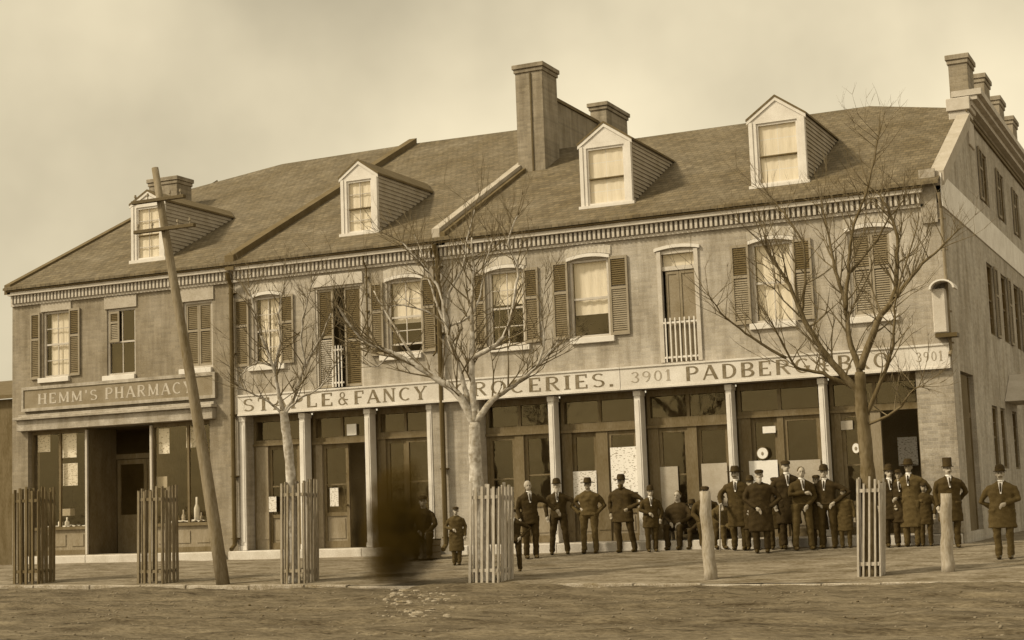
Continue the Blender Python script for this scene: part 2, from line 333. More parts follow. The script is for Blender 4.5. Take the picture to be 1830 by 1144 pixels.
def window(bld, r, fn=front, shl=None, shr=None, cols=2, curtain=None, sill=None, head='flat', hm=None, closed=False, open_sash=False, frame=None, shm=None, rows=2, name='window', depth=.1):
    u0, u1, v0, v1 = r; fm = frame or CREAM
    b = MB(fn); w_ = .055; dd = depth
    b.box(u0, u0+w_, dd-.06, dd, v0, v1); b.box(u1-w_, u1, dd-.06, dd, v0, v1); b.box(u0+w_, u1-w_, dd-.06, dd, v1-w_, v1); b.box(u0+w_, u1-w_, dd-.06, dd, v0, v0+w_)
    vm = (v0+v1)/2
    if not closed:
        b.box(u0+w_, u1-w_, dd-.035, dd+.002, vm-.022, vm+.022)
    wn = b.build(name, fm, bld)
    if closed:
        um = (u0+u1)/2
        shutter(wn, u0+w_, um-.004, v0+w_, v1-w_, fn, dd-.05, shm, .45, um_=SHUTM); shutter(wn, um+.004, u1-w_, v0+w_, v1-w_, fn, dd-.05, shm, .45, um_=SHUTM)
    else:
        g = MB(fn)
        cw = (u1-u0-2*w_)/cols
        for half, (a0, a1, dg) in enumerate(((v0+w_, vm-.022, dd-.01), (vm+.022, v1-w_, dd-.025))):
            if half == 0 and open_sash: a0 = a0+(a1-a0)*.25
            for c in range(cols):
                for rw in range(rows):
                    ua, ub = u0+w_+c*cw, u0+w_+(c+1)*cw; va, vb = a0+(a1-a0)*rw/rows, a0+(a1-a0)*(rw+1)/rows
                    p = MB(fn); p.add([(ua+.008, dg, va+.008), (ub-.008, dg, va+.008), (ub-.008, dg, vb-.008), (ua+.008, dg, vb-.008)], [(0, 1, 2, 3)]); p.build('pane', GLASS, wn)
            for c in range(1, cols): g.box(u0+w_+c*cw-.011, u0+w_+c*cw+.011, dg-.012, dg+.012, a0, a1)
            for rw in range(1, rows): g.box(u0+w_, u1-w_, dg-.01, dg+.01, a0+(a1-a0)*rw/rows-.01, a0+(a1-a0)*rw/rows+.01)
            if half == 0 and open_sash: g.box(u0+w_, u1-w_, dg-.014, dg+.014, a0-.04, a0)
        g.build('glazing_bars', fm, wn)
    if curtain:
        for (ca, cb, va, vb) in curtain:
            q = MB(fn); n = 14; pts = []
            for i in range(n+1):
                u = u0+w_+(u1-u0-2*w_)*(ca+(cb-ca)*i/n); dz = dd+.06+.009*math.sin(i*(1.6+.5*math.sin(u0*3))+u*7)
                pts.append((u, dz))
            z0, z1 = v0+(v1-v0)*va, v0+(v1-v0)*vb
            q.add([(u, d, z) for z in (z0, z1) for u, d in pts], [(i, i+1, n+2+i, n+1+i) for i in range(n)])
            q.build('curtain', CURT, wn, smooth=True)
    if sill:
        s = MB(fn); s.box(sill[0], sill[1], -.07, .04, v0-.13, v0-.003); s.build('sill', WHITE, wn, bevel=.008)
    if head == 'flat':
        s = MB(fn); s.box(u0-.06, u1+.06, -.035, .02, v1+.003, v1+(hm or .3)); s.build('lintel', LINT, wn, bevel=.006)
    elif head == 'arch':
        s = MB(fn); arc_head(s, u0-.05, u1+.05, v1-.02, .07, .075, -.06, .03); s.build('arch_moulding', WHITE, wn)
        s = MB(fn); arc_head(s, u0-.08, u1+.08, v1+.065, .075, .19, -.022, .02); s.build('arch_bricks', hm if hm and not isinstance(hm, float) else BR3L, wn)
    if shl: shutter(wn, *shl[:2], shl[2], shl[3], fn, m=shl[4] if len(shl) > 4 else shm)
    if shr: shutter(wn, *shr[:2], shr[2], shr[3], fn, m=shr[4] if len(shr) > 4 else shm)
    return wn
BR3L = mat('pale_brick_arch', .5, amt=.2, brick=(.08, .3, 'x', .2))
def cornice(bld, u0, u1, z, fn=front):
    b = MB(fn); b.box(u0, u1, -.2, .02, z-.085, z); b.box(u0, u1, -.06, .02, z-.36, z-.30); c = b.build('cornice', CREAM, bld)
    g = MB(fn); g.box(u0, u1, -.25, .0, z+.003, z+.05); g.box(u0, u1, -.22, .0, z+.053, z+.09); g.build('gutter', PIPE2, c, bevel=.02)
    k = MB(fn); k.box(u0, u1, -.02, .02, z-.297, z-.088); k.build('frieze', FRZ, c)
    off = Vector(bld.location); n = int((u1-u0)/.112); first = None
    for i in range(n):
        u = u0+.03+(u1-u0-.06)*(i+.5)/n
        if first is None:
            d = MB(fn); d.box(-.028, .028, -.13, -.021, -.205, -.001); first = MB.build(d, 'dentil', CREAM, None); first.parent = c
            first.data.transform(Matrix.Translation(-Vector(fn(0, 0, 0)))); o = first
        else:
            o = first.copy(); col.objects.link(o); o.parent = c
        o.location = Vector(fn(u, 0, z-.088))-off
    return c
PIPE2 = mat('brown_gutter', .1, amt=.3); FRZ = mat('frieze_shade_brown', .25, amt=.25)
def roof_poly(name, pts, m, bld, th=.06):
    n = len(pts); b = MB(); b.add(list(pts)+[(p[0], p[1], p[2]-th) for p in pts], [tuple(range(n)), tuple(range(2*n-1, n-1, -1))]+[(i, i+n, (i+1) % n+n, (i+1) % n) for i in range(n)]); return b.build(name, m, bld)
def zr(Y): return 7.15+.5*Y
def pipe(bld, x, y0, y1, r=.045, Y=-.12, m=None, name='downpipe'):
    (a, z0), (c, z1) = at(x, y0, Y), at(x, y1, Y); X = (a+c)/2; b = MB()
    b.tube([(X, Y-.15, z0), (X, Y-.12, z0-.12), (X, Y, z0-.3), (X, Y, z1+.15), (X, Y-.15, z1+.04)], [r]*5, 8)
    for k in range(5): zz = z0-.5-(z0-z1-.8)*k/4; b.box(X-r-.03, X+r+.03, Y-.01, .01, zz-.015, zz+.015)
    return b.build(name, m or PIPE, bld, smooth=False)
def parapet(bld, X, y0, y1, m, up=.2, w_=.28, name='parapet_coping', slope=zr):
    b = MB(); b.hull8([(X-w_/2, y0, slope(y0)-.2), (X+w_/2, y0, slope(y0)-.2), (X+w_/2, y1, slope(y1)-.2), (X-w_/2, y1, slope(y1)-.2)],
                      [(X-w_/2, y0, slope(y0)+up), (X+w_/2, y0, slope(y0)+up), (X+w_/2, y1, slope(y1)+up), (X-w_/2, y1, slope(y1)+up)])
    return b.build(name, m, bld)

def shopbay(bld, x0, x1, Y=.36, zt=3.23, layout=(), tz=(2.42, 2.62), tcols=2):
    """woodwork of one bay. layout: list of (u0, u1, kind, ...) in fractions of the bay"""
    x0 += .004; x1 -= .004; b = MB(); W = x1-x0; z0 = .003
    b.box(x0, x1, Y-.05, Y+.05, tz[0]+.06, tz[1]); b.box(x0, x1, Y-.09, Y+.0495, tz[0], tz[0]+.057); b.box(x0, x1, Y-.04, Y+.05, zt-.14, zt)
    b.box(x0, x0+.07, Y-.04, Y+.05, z0, tz[0]-.001); b.box(x1-.07, x1, Y-.04, Y+.05, z0, tz[0]-.001)
    b.box(x0, x0+.07, Y-.04, Y+.05, tz[1]+.001, zt-.141); b.box(x1-.07, x1, Y-.04, Y+.05, tz[1]+.001, zt-.141)
    f = b.build('shop_front', WOOD, bld)
    tw = (W-.14)/tcols
    for i in range(tcols):
        a = x0+.07+tw*i; p = MB(); p.add([(a+.02, Y, tz[1]+.01), (a+tw-.02, Y, tz[1]+.01), (a+tw-.02, Y, zt-.15), (a+.02, Y, zt-.15)], [(0, 1, 2, 3)]); p.build('transom_pane', GLASS, f)
        if i: q = MB(); q.box(a-.035, a+.035, Y-.035, Y+.035, tz[1]+.002, zt-.142); q.build('transom_mullion', WOOD, f)
    for (a_, c_, kind, *ex) in layout:
        a, c = x0+.072+(W-.144)*a_, x0+.072+(W-.144)*c_; zt2 = tz[0]-.002
        if kind == 'post': q = MB(); q.box(a, c, Y-.06, Y+.045, z0, zt2); q.box(a-.01, c+.01, Y-.075, Y-.061, .25, .9); q.build('mullion', ex[0] if ex else WOOD, f); continue
        if kind == 'open': continue
        q = MB(); s = .075
        dd = .03 if kind == 'door' else 0
        bulk = ex[0] if ex else .62
        q.box(a, a+s, Y-.03+dd, Y+.03+dd, z0, zt2); q.box(c-s, c, Y-.03+dd, Y+.03+dd, z0, zt2)
        for zz, h in ((z0, .16), (bulk, .09), (zt2-.1, .1)): q.box(a+s, c-s, Y-.028+dd, Y+.028+dd, zz, zz+h)
        midz = bulk+.09+(zt2-.1-bulk-.09)*.42
        q.box(a+s, c-s, Y-.02+dd, Y+.02+dd, midz, midz+.035)
        d = q.build('door' if kind == 'door' else 'window', ex[1] if len(ex) > 1 else WOOD, f if False else bld)
        for (va, vb) in ((bulk+.095, midz-.003), (midz+.038, zt2-.103)):
            p = MB(); p.add([(a+s, Y+dd, va), (c-s, Y+dd, va), (c-s, Y+dd, vb), (a+s, Y+dd, vb)], [(0, 1, 2, 3)]); p.build('pane', GLASS, d)
        p = MB(); p.box(a+s, c-s, Y+.0+dd, Y+.02+dd, z0+.16, bulk); p.box(a+s+.06, c-s-.06, Y-.015+dd, Y-.001+dd, z0+.22, bulk-.06); p.build('panel', WOODM, d)
        if kind == 'door':
            p = MB(); p.ball((a+s/2 if a_ > .4 else c-s/2, Y+dd-.07, 1.0), .03, 8, 6); p.build('door_knob', PIPE, d)
    return f
def column(bld, x0, x1, z1=3.22, Y=-.02, m=None):
    x0 += .018; x1 -= .018; b = MB(); b.box(x0, x1, Y, Y+.28, .12, z1-.12); b.box(x0-.012, x1+.012, Y-.02, Y+.3, .0, .118); b.box(x0-.014, x1+.014, Y-.014, Y+.3, z1-.118, z1)
    b.box(x0+.03, x1-.03, Y-.012, Y-.001, .2, z1-.2)
    return b.build('column', m or WHITE, bld, bevel=.006)

def dormer(bld, e_l, e_r, e_top, pk_top, front_y, back_y, base_z, bars=True):
    """gabled dormer. e_l, e_r = X of the sides, e_top eave z, pk_top peak z"""
    xm = (e_l+e_r)/2; Y = front_y; zb = base_z
    b = MB(); w_ = .17
    ztop = e_top
    b.box(e_l, e_l+w_, Y, Y+.06, zb, ztop); b.box(e_r-w_, e_r, Y, Y+.06, zb, ztop); b.box(e_l+w_, e_r-w_, Y, Y+.06, ztop-.1, ztop); b.box(e_l-.04, e_r+.04, Y-.05, Y+.06, zb-.09, zb-.001)
    b.prism([(e_l, ztop+.001), (e_r, ztop+.001), (xm, pk_top-.05)], Y+.001, Y+.06)
    for x_ in (e_l+.05, e_r-.05): b.box(x_-.04, x_+.04, Y-.02, Y-.001, zb, ztop-.06)
    d = b.build('dormer', WHITE, bld)
    # raking trim boards
    t = MB(); h = .08
    for sx, xe in ((-1, e_l-.03), (1, e_r+.03)):
        sl_ = (pk_top-e_top)/(xm-e_l)
        zt0 = pk_top-sl_*abs(xe-xm)
        t.prism([(xe, zt0-h), (xe, zt0), (xm, pk_top), (xm, pk_top-h)][::sx], Y-.025, Y-.003)
    t.build('raking_trim', WHITE, d)
    # sides with clapboards
    yb = (e_top-7.15)/.5
    s = MB()
    for xs in (e_l+.012, e_r-.012): s.add([(xs, Y+.06, zb-.1), (xs, max(Y+.07, (zb-.1-7.15)/.5), zb-.1), (xs, yb, e_top), (xs, Y+.06, e_top)], [(0, 1, 2, 3)])
    s.build('side_wall', SIDEB, d)
    n = int((e_top-zb)/.095); 
    for i in range(n):
        z0 = zb+.01+(e_top-zb-.02)*i/n; z1 = z0+(e_top-zb)/n+.006
        for sg, xs in ((1, e_r-.012), (-1, e_l+.012)):
            ye = max(Y+.1, (z0+.045-7.15)/.5)
            c = MB(); o1, o0 = xs+sg*.004, xs+sg*.026
            lo = [(xs, Y+.062, z0), (o0, Y+.062, z0), (o0, ye, z0), (xs, ye, z0)]; hi = [(xs, Y+.062, z1), (o1, Y+.062, z1), (o1, ye, z1), (xs, ye, z1)]
            c.hull8(lo, hi); c.build('clapboard', SIDEB, d)
    # dormer roof: two slopes running back to the main roof
    r = MB(); ov = .045; sl_ = (pk_top-e_top)/(xm-e_l); ypk = (pk_top-7.15)/.5
    for sg, xe in ((-1, e_l-ov), (1, e_r+ov)):
        ze = pk_top-sl_*abs(xe-xm); yee = (ze-7.15)/.5
        A = [(xm, Y-.035, pk_top), (xe, Y-.035, ze), (xe, yee, ze), (xm, ypk, pk_top)]
        r.hull8([(p[0], p[1], p[2]+.001) for p in A], [(p[0], p[1], p[2]+.05) for p in A])
    r.build('dormer_roof', COPE, d)
    # sash
    u0, u1, v0, v1 = e_l+w_, e_r-w_, zb, ztop-.1; vm = v0+(v1-v0)*.47
    g = MB(); g.box(u0, u0+.04, Y+.03, Y+.09, v0, v1); g.box(u1-.04, u1, Y+.03, Y+.09, v0, v1); g.box(u0+.04, u1-.04, Y+.03, Y+.09, v0, v0+.05); g.box(u0+.04, u1-.04, Y+.03, Y+.09, v1-.05, v1)
    g.build('sash_frame', WHITE, d)
    q = MB(); q.box(u0+.04, u1-.04, Y+.025, Y+.09, vm-.03, vm); q.box(u0+.0, u0+.035, Y+.0, Y+.029, v0, vm) if False else None; q.build('meeting_rail', SHUT, d)
    um = (u0+u1)/2
    for a, c in ((u0+.04, um-.008), (um+.008, u1-.04)):
        for e, f_ in ((v0+.05, (v0+vm)/2-.01), ((v0+vm)/2+.01, vm-.03), (vm, (vm+v1)/2-.01), ((vm+v1)/2+.01, v1-.05)):
            p = MB(); p.add([(a, Y+.06, e), (c, Y+.06, e), (c, Y+.06, f_), (a, Y+.06, f_)], [(0, 1, 2, 3)]); p.build('pane', GLASS, d)
    if bars: p = MB(); p.box(um-.008, um+.008, Y+.05, Y+.07, v0+.05, vm-.031); p.box(um-.008, um+.008, Y+.05, Y+.07, vm+.001, v1-.05); p.box(u0+.04, u1-.04, Y+.051, Y+.069, (v0+vm)/2-.009, (v0+vm)/2+.009); p.box(u0+.04, u1-.04, Y+.051, Y+.069, (vm+v1)/2-.009, (vm+v1)/2+.009); p.build('glazing_bars', CREAM, d)
    p = MB(); n = 16; P_ = [(u0+.04+(u1-u0-.08)*i/n, Y+.1+.006*math.sin(i*(1.7+.3*math.sin(e_l*2))+e_l)) for i in range(n+1)]
    p.add([(u, y, z) for z in (v0+.03, v1-.05) for u, y in P_], [(i, i+1, n+2+i, n+1+i) for i in range(n)]); p.build('blind', CURT, d, smooth=True)
    return d
SIDEB = mat('dormer_clapboard', .3, amt=.25, bump=.1)
def chimney(bld, x0, x1, y0, y1, z0, z1, m=None, cap=.06, seam=None, band=True):
    b = MB(); b.box(x0, x1, y0, y1, z0, z1-.22)
    c = b.build('chimney', m or BRC, bld)
    k = MB(); k.box(x0-cap*.5, x1+cap*.5, y0-cap*.5, y1+cap*.5, z1-.217, z1-.12); k.box(x0-cap, x1+cap, y0-cap, y1+cap, z1-.117, z1); k.build('cap', m or BRC, c, bevel=.01)
    if seam: q = MB(); q.box(seam-.02, seam+.02, y0-.03, y0-.002, z0+.2, z1-.25); q.build('flue_strap', PIPE, c)
    return c
def body(bld, x0, x1, yb, zt, m):
    b = MB(); b.box(x0, x1, .4, yb, 3.32, zt); return b

# ---- pharmacy building (left)
B1 = empty('brick_building', (XL, 0, -.2), 'weathered brick pharmacy building at the left end with one dormer and a pale-lettered signboard', 'building')
B2 = empty('brick_building', (X12, 0, -.2), 'middle brick building with one dormer between two raking roof parapets', 'building')
B3 = empty('brick_building', (X23, 0, -.2), 'pale painted brick corner grocery building with two dormers and tall chimneys', 'building')

w1 = rect(77, 125, 556, 674); w2 = rect(191, 242, 551, 670); w3 = rect(328, 380, 538, 658)
P0, P1 = at(50, 870)[0], at(376, 870)[0]; PT = 3.22
b = MB(front); wall_grid(b, XL, X12-.03, -.3, EZ-.3, [w1, w2, w3, (P0, P1, 0.0, PT, .45)])
b.v_ = 0; b.build('wall', BR1, B1)
b = MB(); b.add([(XL, 0, -.3), (XL, 12, -.3), (XL, 12, 8.0), (XL, 9.3, 11.6), (XL, 7.66, 10.7), (XL, 0, 7.0)], [(0, 1, 2, 3, 4, 5)]); b.build('gable_wall', BR1, B1)
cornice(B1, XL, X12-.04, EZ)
roof_poly('roof', [(XL-.08, -.28, 7.01), (X12, -.28, 7.01), (X12, 9.5, 11.9), (-27.0, 9.35, 11.82), (XL-.08, 7.66, 10.98)], ROOF, B1)
roof_poly('rear_roof', [(X12, 9.5, 11.9), (X12, 19, 7.1), (XL, 19, 7.1), (XL-.08, 7.66, 10.98), (-27.0, 9.35, 11.82)], ROOF, B1)
parapet(B1, XL-.0, -.2, 7.6, COPE, up=.06, w_=.2, name='rake_board')
window(B1, w1, shl=(*rect(56, 73, 565, 677)[:2], w1[2]-.02, w1[3]), shr=(*rect(125, 144, 556, 673)[:2], w1[2], w1[3]+.02), sill=rect(70, 125, 674, 686)[:2], hm=.27, curtain=[(.12, .98, 0, 1)], cols=2)
ww = window(B1, w2, sill=rect(185, 243, 670, 681)[:2], hm=.32, cols=2, rows=1)
um = (w2[0]+w2[1])/2; shutter(ww, w2[0]+.06, um-.08, (w2[2]+w2[3])/2, w2[3]-.06, front, .02, SHUTP, .4)
window(B1, w3, sill=rect(322, 380, 660, 668)[:2], hm=.42, closed=True)
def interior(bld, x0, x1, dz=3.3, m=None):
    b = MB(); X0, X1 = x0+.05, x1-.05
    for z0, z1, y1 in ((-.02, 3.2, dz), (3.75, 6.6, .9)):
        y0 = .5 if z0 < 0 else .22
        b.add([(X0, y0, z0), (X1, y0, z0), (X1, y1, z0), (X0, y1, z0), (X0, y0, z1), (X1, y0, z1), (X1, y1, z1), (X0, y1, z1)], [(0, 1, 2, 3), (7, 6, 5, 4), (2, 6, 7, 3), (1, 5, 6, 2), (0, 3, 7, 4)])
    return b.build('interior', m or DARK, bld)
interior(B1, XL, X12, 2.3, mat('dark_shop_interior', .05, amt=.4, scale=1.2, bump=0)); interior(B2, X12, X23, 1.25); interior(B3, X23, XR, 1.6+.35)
pipe(B1, 416, 488, 985, .055)
# lower cornice over the pharmacy shop window
b = MB(); b.box(P0-.25, P1+.2, -.16, .0, PT+.003, PT+.28); b.box(P0-.3, P1+.25, -.26, .0, PT+.283, PT+.36); b.box(P0-.25, P1+.2, -.1, .0, PT+.363, PT+.43); b.build('shop_cornice', BR3, B1, bevel=.01)
# pharmacy shopfront: window, recessed door, window
def shopwin(bld, u0, u1, Y, zb, zt, mull=()):
    b = MB(); s = .05
    b.box(u0, u0+s, Y, Y+.08, 0, zt); b.box(u1-s, u1, Y, Y+.08, 0, zt); b.box(u0+s, u1-s, Y, Y+.08, zt-.1, zt); b.box(u0+s, u1-s, Y-.04, Y+.08, zb-.08, zb); b.box(u0+s, u1-s, Y, Y+.08, .0, .12)
    for m_ in mull: b.box(m_-.03, m_+.03, Y+.01, Y+.07, zb+.001, zt-.101)
    f = b.build('shop_window', WOOD, bld); us = [u0+s]+list(mull)+[u1-s]
    for a, c in zip(us, us[1:]):
        p = MB(); p.add([(a+.02, Y+.04, zb+.01), (c-.02, Y+.04, zb+.01), (c-.02, Y+.04, zt-.11), (a+.02, Y+.04, zt-.11)], [(0, 1, 2, 3)]); p.build('pane', GLASS, f)
    p = MB(); p.box(u0+s, u1-s, Y+.03, Y+.06, .12, zb-.081)
    n = 3; wd = (u1-u0-2*s)/n
    for i in range(n): p.box(u0+s+wd*i+.1, u0+s+wd*(i+1)-.1, Y+.01, Y+.029, .22, zb-.2)
    p.build('bulkhead', WOODM, f)
    q = MB(); q.box(u0+s, u1-s, Y+.09, Y+.6, zb-.1, zb-.04); q.build('display_shelf', WOODM, f)
    return f
D0, D1 = at(150, 870)[0], at(266, 870)[0]
shopwin(B1, P0, D0, .14, .72, PT, [at(100, 850)[0]])
shopwin(B1, D1, P1, .14, .72, PT, [at(330, 850)[0]])
for X in (D0, D1): b = MB(); b.box(X-.03, X+.03, .08, .139, 0, PT-.05); b.build('slender_column', CREAM, B1)
b = MB(); DY = 1.25; dw = (D1-D0)
for a, c in ((D0+.06, D0+dw/2-.01), (D0+dw/2+.01, D1-.06)):
    b = MB(); b.box(a, a+.1, DY, DY+.05, 0, 2.4); b.box(c-.1, c, DY, DY+.05, 0, 2.4)
    for z, h in ((0, .2), (.85, .12), (2.28, .12)): b.box(a+.1, c-.1, DY, DY+.05, z, z+h)
    d = b.build('door', WOOD, B1); p = MB(); p.add([(a+.1, DY+.03, .97), (c-.1, DY+.03, .97), (c-.1, DY+.03, 2.28), (a+.1, DY+.03, 2.28)], [(0, 1, 2, 3)]); p.build('pane', GLASS, d)
    p = MB(); p.box(a+.1, c-.1, DY+.01, DY+.04, .2, .85); p.build('panel', WOOD, d)
b = MB(); b.box(D0-.02, D0+.03, .2, DY, 0, PT); b.box(D1-.03, D1+.02, .2, DY, 0, PT); b.box(D0+.03, D1-.03, DY-.02, DY+.05, 2.42, 2.55); b.build('porch_side', WOOD, B1)
b = MB(); a = at(153, 944)[0]+.25; b.ball((a, .6, .55), .05); b.tube([(a, .6, .1), (a, .6, .5)], [.02, .02], 6); b.build('door_stop_lamp', WHITE, B1) if False else None
def step(bld, x0, x1, z1=-.003, Y=-.35, m=None):
    n = max(1, round((x1-x0)/2.0)); f = None
    for i in range(n):
        a, c = x0+(x1-x0)*i/n, x0+(x1-x0)*(i+1)/n; b = MB(); b.box(a+.004, c-.004, Y+rnd.uniform(-.01, .01), .5, -.3, z1-rnd.uniform(0, .012)); b.build('step_stone', m or STONE, bld, bevel=.015)
step(B1, at(60, 985)[0], at(400, 985)[0])
# dormer 1
dormer(B1, -26.02, -24.94, 9.0, 9.3, .62, 4, 7.52)
chimney(B1, -28.75, -27.75, 4.9, 5.6, 9.2, 10.75)

# ---- middle building
MP = [at(x_, 850)[0] for x_ in (429, 441, 536, 548, 653, 665, 765, 776)]
w4 = rect(453, 503, 530, 652); w5 = rect(565, 613, 509, 692); w5 = (at(564, 600)[0], at(648, 600)[0], 3.76, at(600, 511)[1]); w6 = rect(693, 755, 500, 632)
b = MB(front); wall_grid(b, X12-.02, X23-.02, -.3, EZ-.3, [w4, w5, w6, (MP[1], MP[6], 0, 3.24, .5)]); b.build('wall', BR2, B2)
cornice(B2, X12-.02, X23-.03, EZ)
roof_poly('roof', [(X12+.0, -.28, 7.01), (X23, -.28, 7.01), (X23, 9.3, 11.78), (X12+.0, 9.5, 11.9)], ROOF, B2)
roof_poly('rear_roof', [(X23, 9.3, 11.78), (X23, 19, 7.1), (X12, 19, 7.1), (X12, 9.5, 11.9)], ROOF, B2)
parapet(B2, X12, -.25, 9.45, COPE, up=.17, w_=.26)
SILL6 = at(680, 636)[0], at(755, 636)[0]
window(B2, w4, shl=(*rect(421, 446, 535, 650)[:2], w4[2], w4[3]), shr=(*rect(503, 526, 530, 650)[:2], w4[2], w4[3]), sill=(w4[0]-.15, w4[1]+.1), head='arch', curtain=[(.1, .45, 0, 1), (.5, 1, 0, 1)])
window(B2, w6, shl=(*rect(663, 686, 503, 632)[:2], w6[2], w6[3]), shr=(*rect(755, 780, 495, 627)[:2], w6[2], w6[3]), sill=SILL6, head='arch', curtain=[(.03, .97, .42, 1)], open_sash=True)
def balcony(par, u0, u1, z0, z1, d=-.03, fn=front):
    b = MB(fn); b.box(u0, u1, d-.02, d+.02, z1-.12, z1-.08); b.box(u0, u1, d-.02, d+.02, z0+.08, z0+.12); r = b.build('railing', WHITE, par)
    n = max(4, int((u1-u0)/.105))
    for i in range(n):
        u = u0+(u1-u0)*(i+.5)/n; q = MB(fn); q.box(u-.014, u+.014, d-.035, d-.021, z0, z1); q.build('baluster', WHITE, par)
# french window with folded leaves
b = MB(); fw = .05
b.box(w5[0], w5[0]+fw, .02, .1, w5[2], w5[3]); b.box(w5[1]-fw, w5[1], .02, .1, w5[2], w5[3]); b.box(w5[0]+fw, w5[1]-fw, .02, .1, w5[3]-fw, w5[3]); wn = b.build('french_window', CREAM, B2)
g0, g1 = at(594, 600)[0], at(613, 600)[0]
shutter(wn, w5[0]+fw, g0, w5[2]+.02, w5[3]-fw, front, .05, BR3, .5); shutter(wn, g1+.02, w5[1]-fw, w5[2]+.02, w5[3]-fw, front, .05, SHUT, .55)
balcony(wn, g0-.02, g1+.02, w5[2]+.02, w5[2]+1.0)
b = MB(); b.box(w5[0]-.05, w5[1]+.05, -.035, .02, w5[3]+.003, w5[3]+.28); b.build('lintel', CREAM, wn, bevel=.006)
b = MB(); b.box(w5[0]-.06, w5[1]+.06, -.05, .03, w5[2]-.08, w5[2]-.003); b.build('sill', WHITE, wn)
pipe(B2, 656, 458, 640, .02, -.06)
for i in (0, 2, 4, 6): column(B2, MP[i], MP[i+1])
shopbay(B2, MP[1]+.0, MP[2], layout=[(0, .25, 'post', WOODM), (.25, .88, 'door', .75), (.88, 1, 'post')], tz=(2.5, 2.64), tcols=1)
shopbay(B2, MP[3], MP[4], layout=[(0, .12, 'post', WOODM), (.12, .6, 'door', .75), (.6, 1, 'open')], tz=(2.46, 2.62))
shopbay(B2, MP[5], MP[6], layout=[(0, .1, 'post'), (.1, .5, 'door', .7), (.5, 1, 'window', .7)], tz=(2.5, 2.66), tcols=2)
step(B2, MP[0]-.15, MP[7]+.1)
dormer(B2, -19.76, -18.72, 8.98, 9.35, .78, 4, 7.58)

# ---- corner building
CP = [at(x_, 850)[0] for x_ in (860, 983, 996, 1138, 1152, 1303, 1316, 1470, 1484, 1648)]
w7 = rect(874, 937, 483, 618); w8 = rect(1019, 1089, 463, 603); w9 = (at(1178, 550)[0], at(1252, 550)[0], 3.78, at(1214, 447)[1]); w10 = rect(1345, 1418, 432, 576); w11 = rect(1518, 1597, 410, 565)
b = MB(front); wall_grid(b, X23-.02, XR, -.3, EZ-.3, [w7, w8, w9, w10, w11, (CP[0], CP[9], 0, 3.24, .5)]); b.build('wall', BR3, B3)
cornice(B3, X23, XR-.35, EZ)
RM = ROOF
roof_poly('roof', [(X23, -.28, 7.01), (XR, -.28, 7.01), (XR, 4.9, 9.6), (-7.9, 6.4, 10.35), (X23, 6.4, 10.35)], RM, B3)
roof_poly('rear_roof', [(X23, 6.4, 10.35), (-7.9, 6.4, 10.35), (XR, 4.9, 9.6), (XR-.1, 12, 9.3), (X23, 12, 7.5)], RM, B3)
parapet(B3, X23, -.2, 5.0, COPL, up=.2, w_=.2); parapet(B3, X23+.17, -.2, 5.0, COPE, up=.1, w_=.13, name='flashing')
b = MB(); b.prism([(0, 0), (1, 0)], 0, 1) if False else None
# gable wall between middle and corner building, rising above the lower roof
b = MB(); xa = X23-.12; xb = X23+.1
for X in (xb,): b.add([(X, 5.2, 9.3), (X, 10.4, 8.3), (X, 10.4, 11.86), (X, 5.5, 11.84)], [(0, 1, 2, 3)])
b.build('gable_wall', BRC2 if False else BRC, B3)
b = MB(); b.box(xa, xb+.05, 5.45, 10.5, 11.84, 11.93); b.build('parapet_coping', COPE, B3)
chimney(B3, -16.63, -15.87, 4.5, 5.46, 8.6, 12.24, seam=-16.2, cap=.07)
chimney(B3, -16.75, -16.25, 10.0, 11.7, 8.6, 12.45, cap=.08)
kw = dict(head='arch')
window(B3, w7, shl=(*rect(848, 869, 485, 610)[:2], w7[2], w7[3]), shr=(*rect(938, 964, 478, 608)[:2], w7[2]+.02, w7[3]), sill=(w7[0]-.02, w7[1]+.12), curtain=[(0, 1, .55, 1)], **kw)
window(B3, w8, shl=(*rect(989, 1017, 470, 603)[:2], w8[2], w8[3]), shr=(*rect(1091, 1124, 462, 597)[:2], w8[2], w8[3], SHUTP), sill=(w8[0]-.02, w8[1]+.1), curtain=[(.0, 1, .5, 1), (0, 1, .3, .52)], cols=1, rows=1, **kw)
window(B3, w10, shl=(*rect(1309, 1341, 440, 580)[:2], w10[2], w10[3], SHUTP), shr=(*rect(1420, 1453, 430, 573)[:2], w10[2], w10[3], SHUTP), sill=(w10[0]-.1, w10[1]+.02), curtain=[(.02, 1, 0, 1)], cols=2, rows=1, **kw)
window(B3, w11, sill=(w11[0]-.08, w11[1]+.05), closed=True, shm=SHUTP, **kw)
# tall balcony door
b = MB(); f2 = .09
b.box(w9[0], w9[0]+f2, -.04, .1, w9[2], w9[3]); b.box(w9[1]-f2, w9[1], -.04, .1, w9[2], w9[3]); b.box(w9[0]+f2, w9[1]-f2, .0, .1, w9[3]-.06, w9[3]); zt_ = w9[3]-.42
b.box(w9[0]+f2, w9[1]-f2, .02, .1, zt_, zt_+.09); wn = b.build('balcony_door', CREAM, B3)
arc = MB(); arc_head(arc, w9[0]-.05, w9[1]+.05, w9[3]+.002, .06, .07, -.06, .03); arc.build('arch_moulding', WHITE, wn)
um = (w9[0]+w9[1])/2
for a, c in ((w9[0]+f2+.07, um-.004), (um+.004, w9[1]-f2)):
    q = MB(); q.box(a, c, .062, .1, w9[2], zt_-.01); q.box(a, a+.05, .045, .061, w9[2], zt_-.01); q.box(c-.05, c, .045, .061, w9[2], zt_-.01); q.box(a+.05, c-.05, .045, .061, zt_-.08, zt_-.01)
    q.box(a+.05, c-.05, .045, .061, w9[2]+.9, w9[2]+.97); q.build('door_leaf', mat('pale_door_leaf', .2, amt=.25), wn)
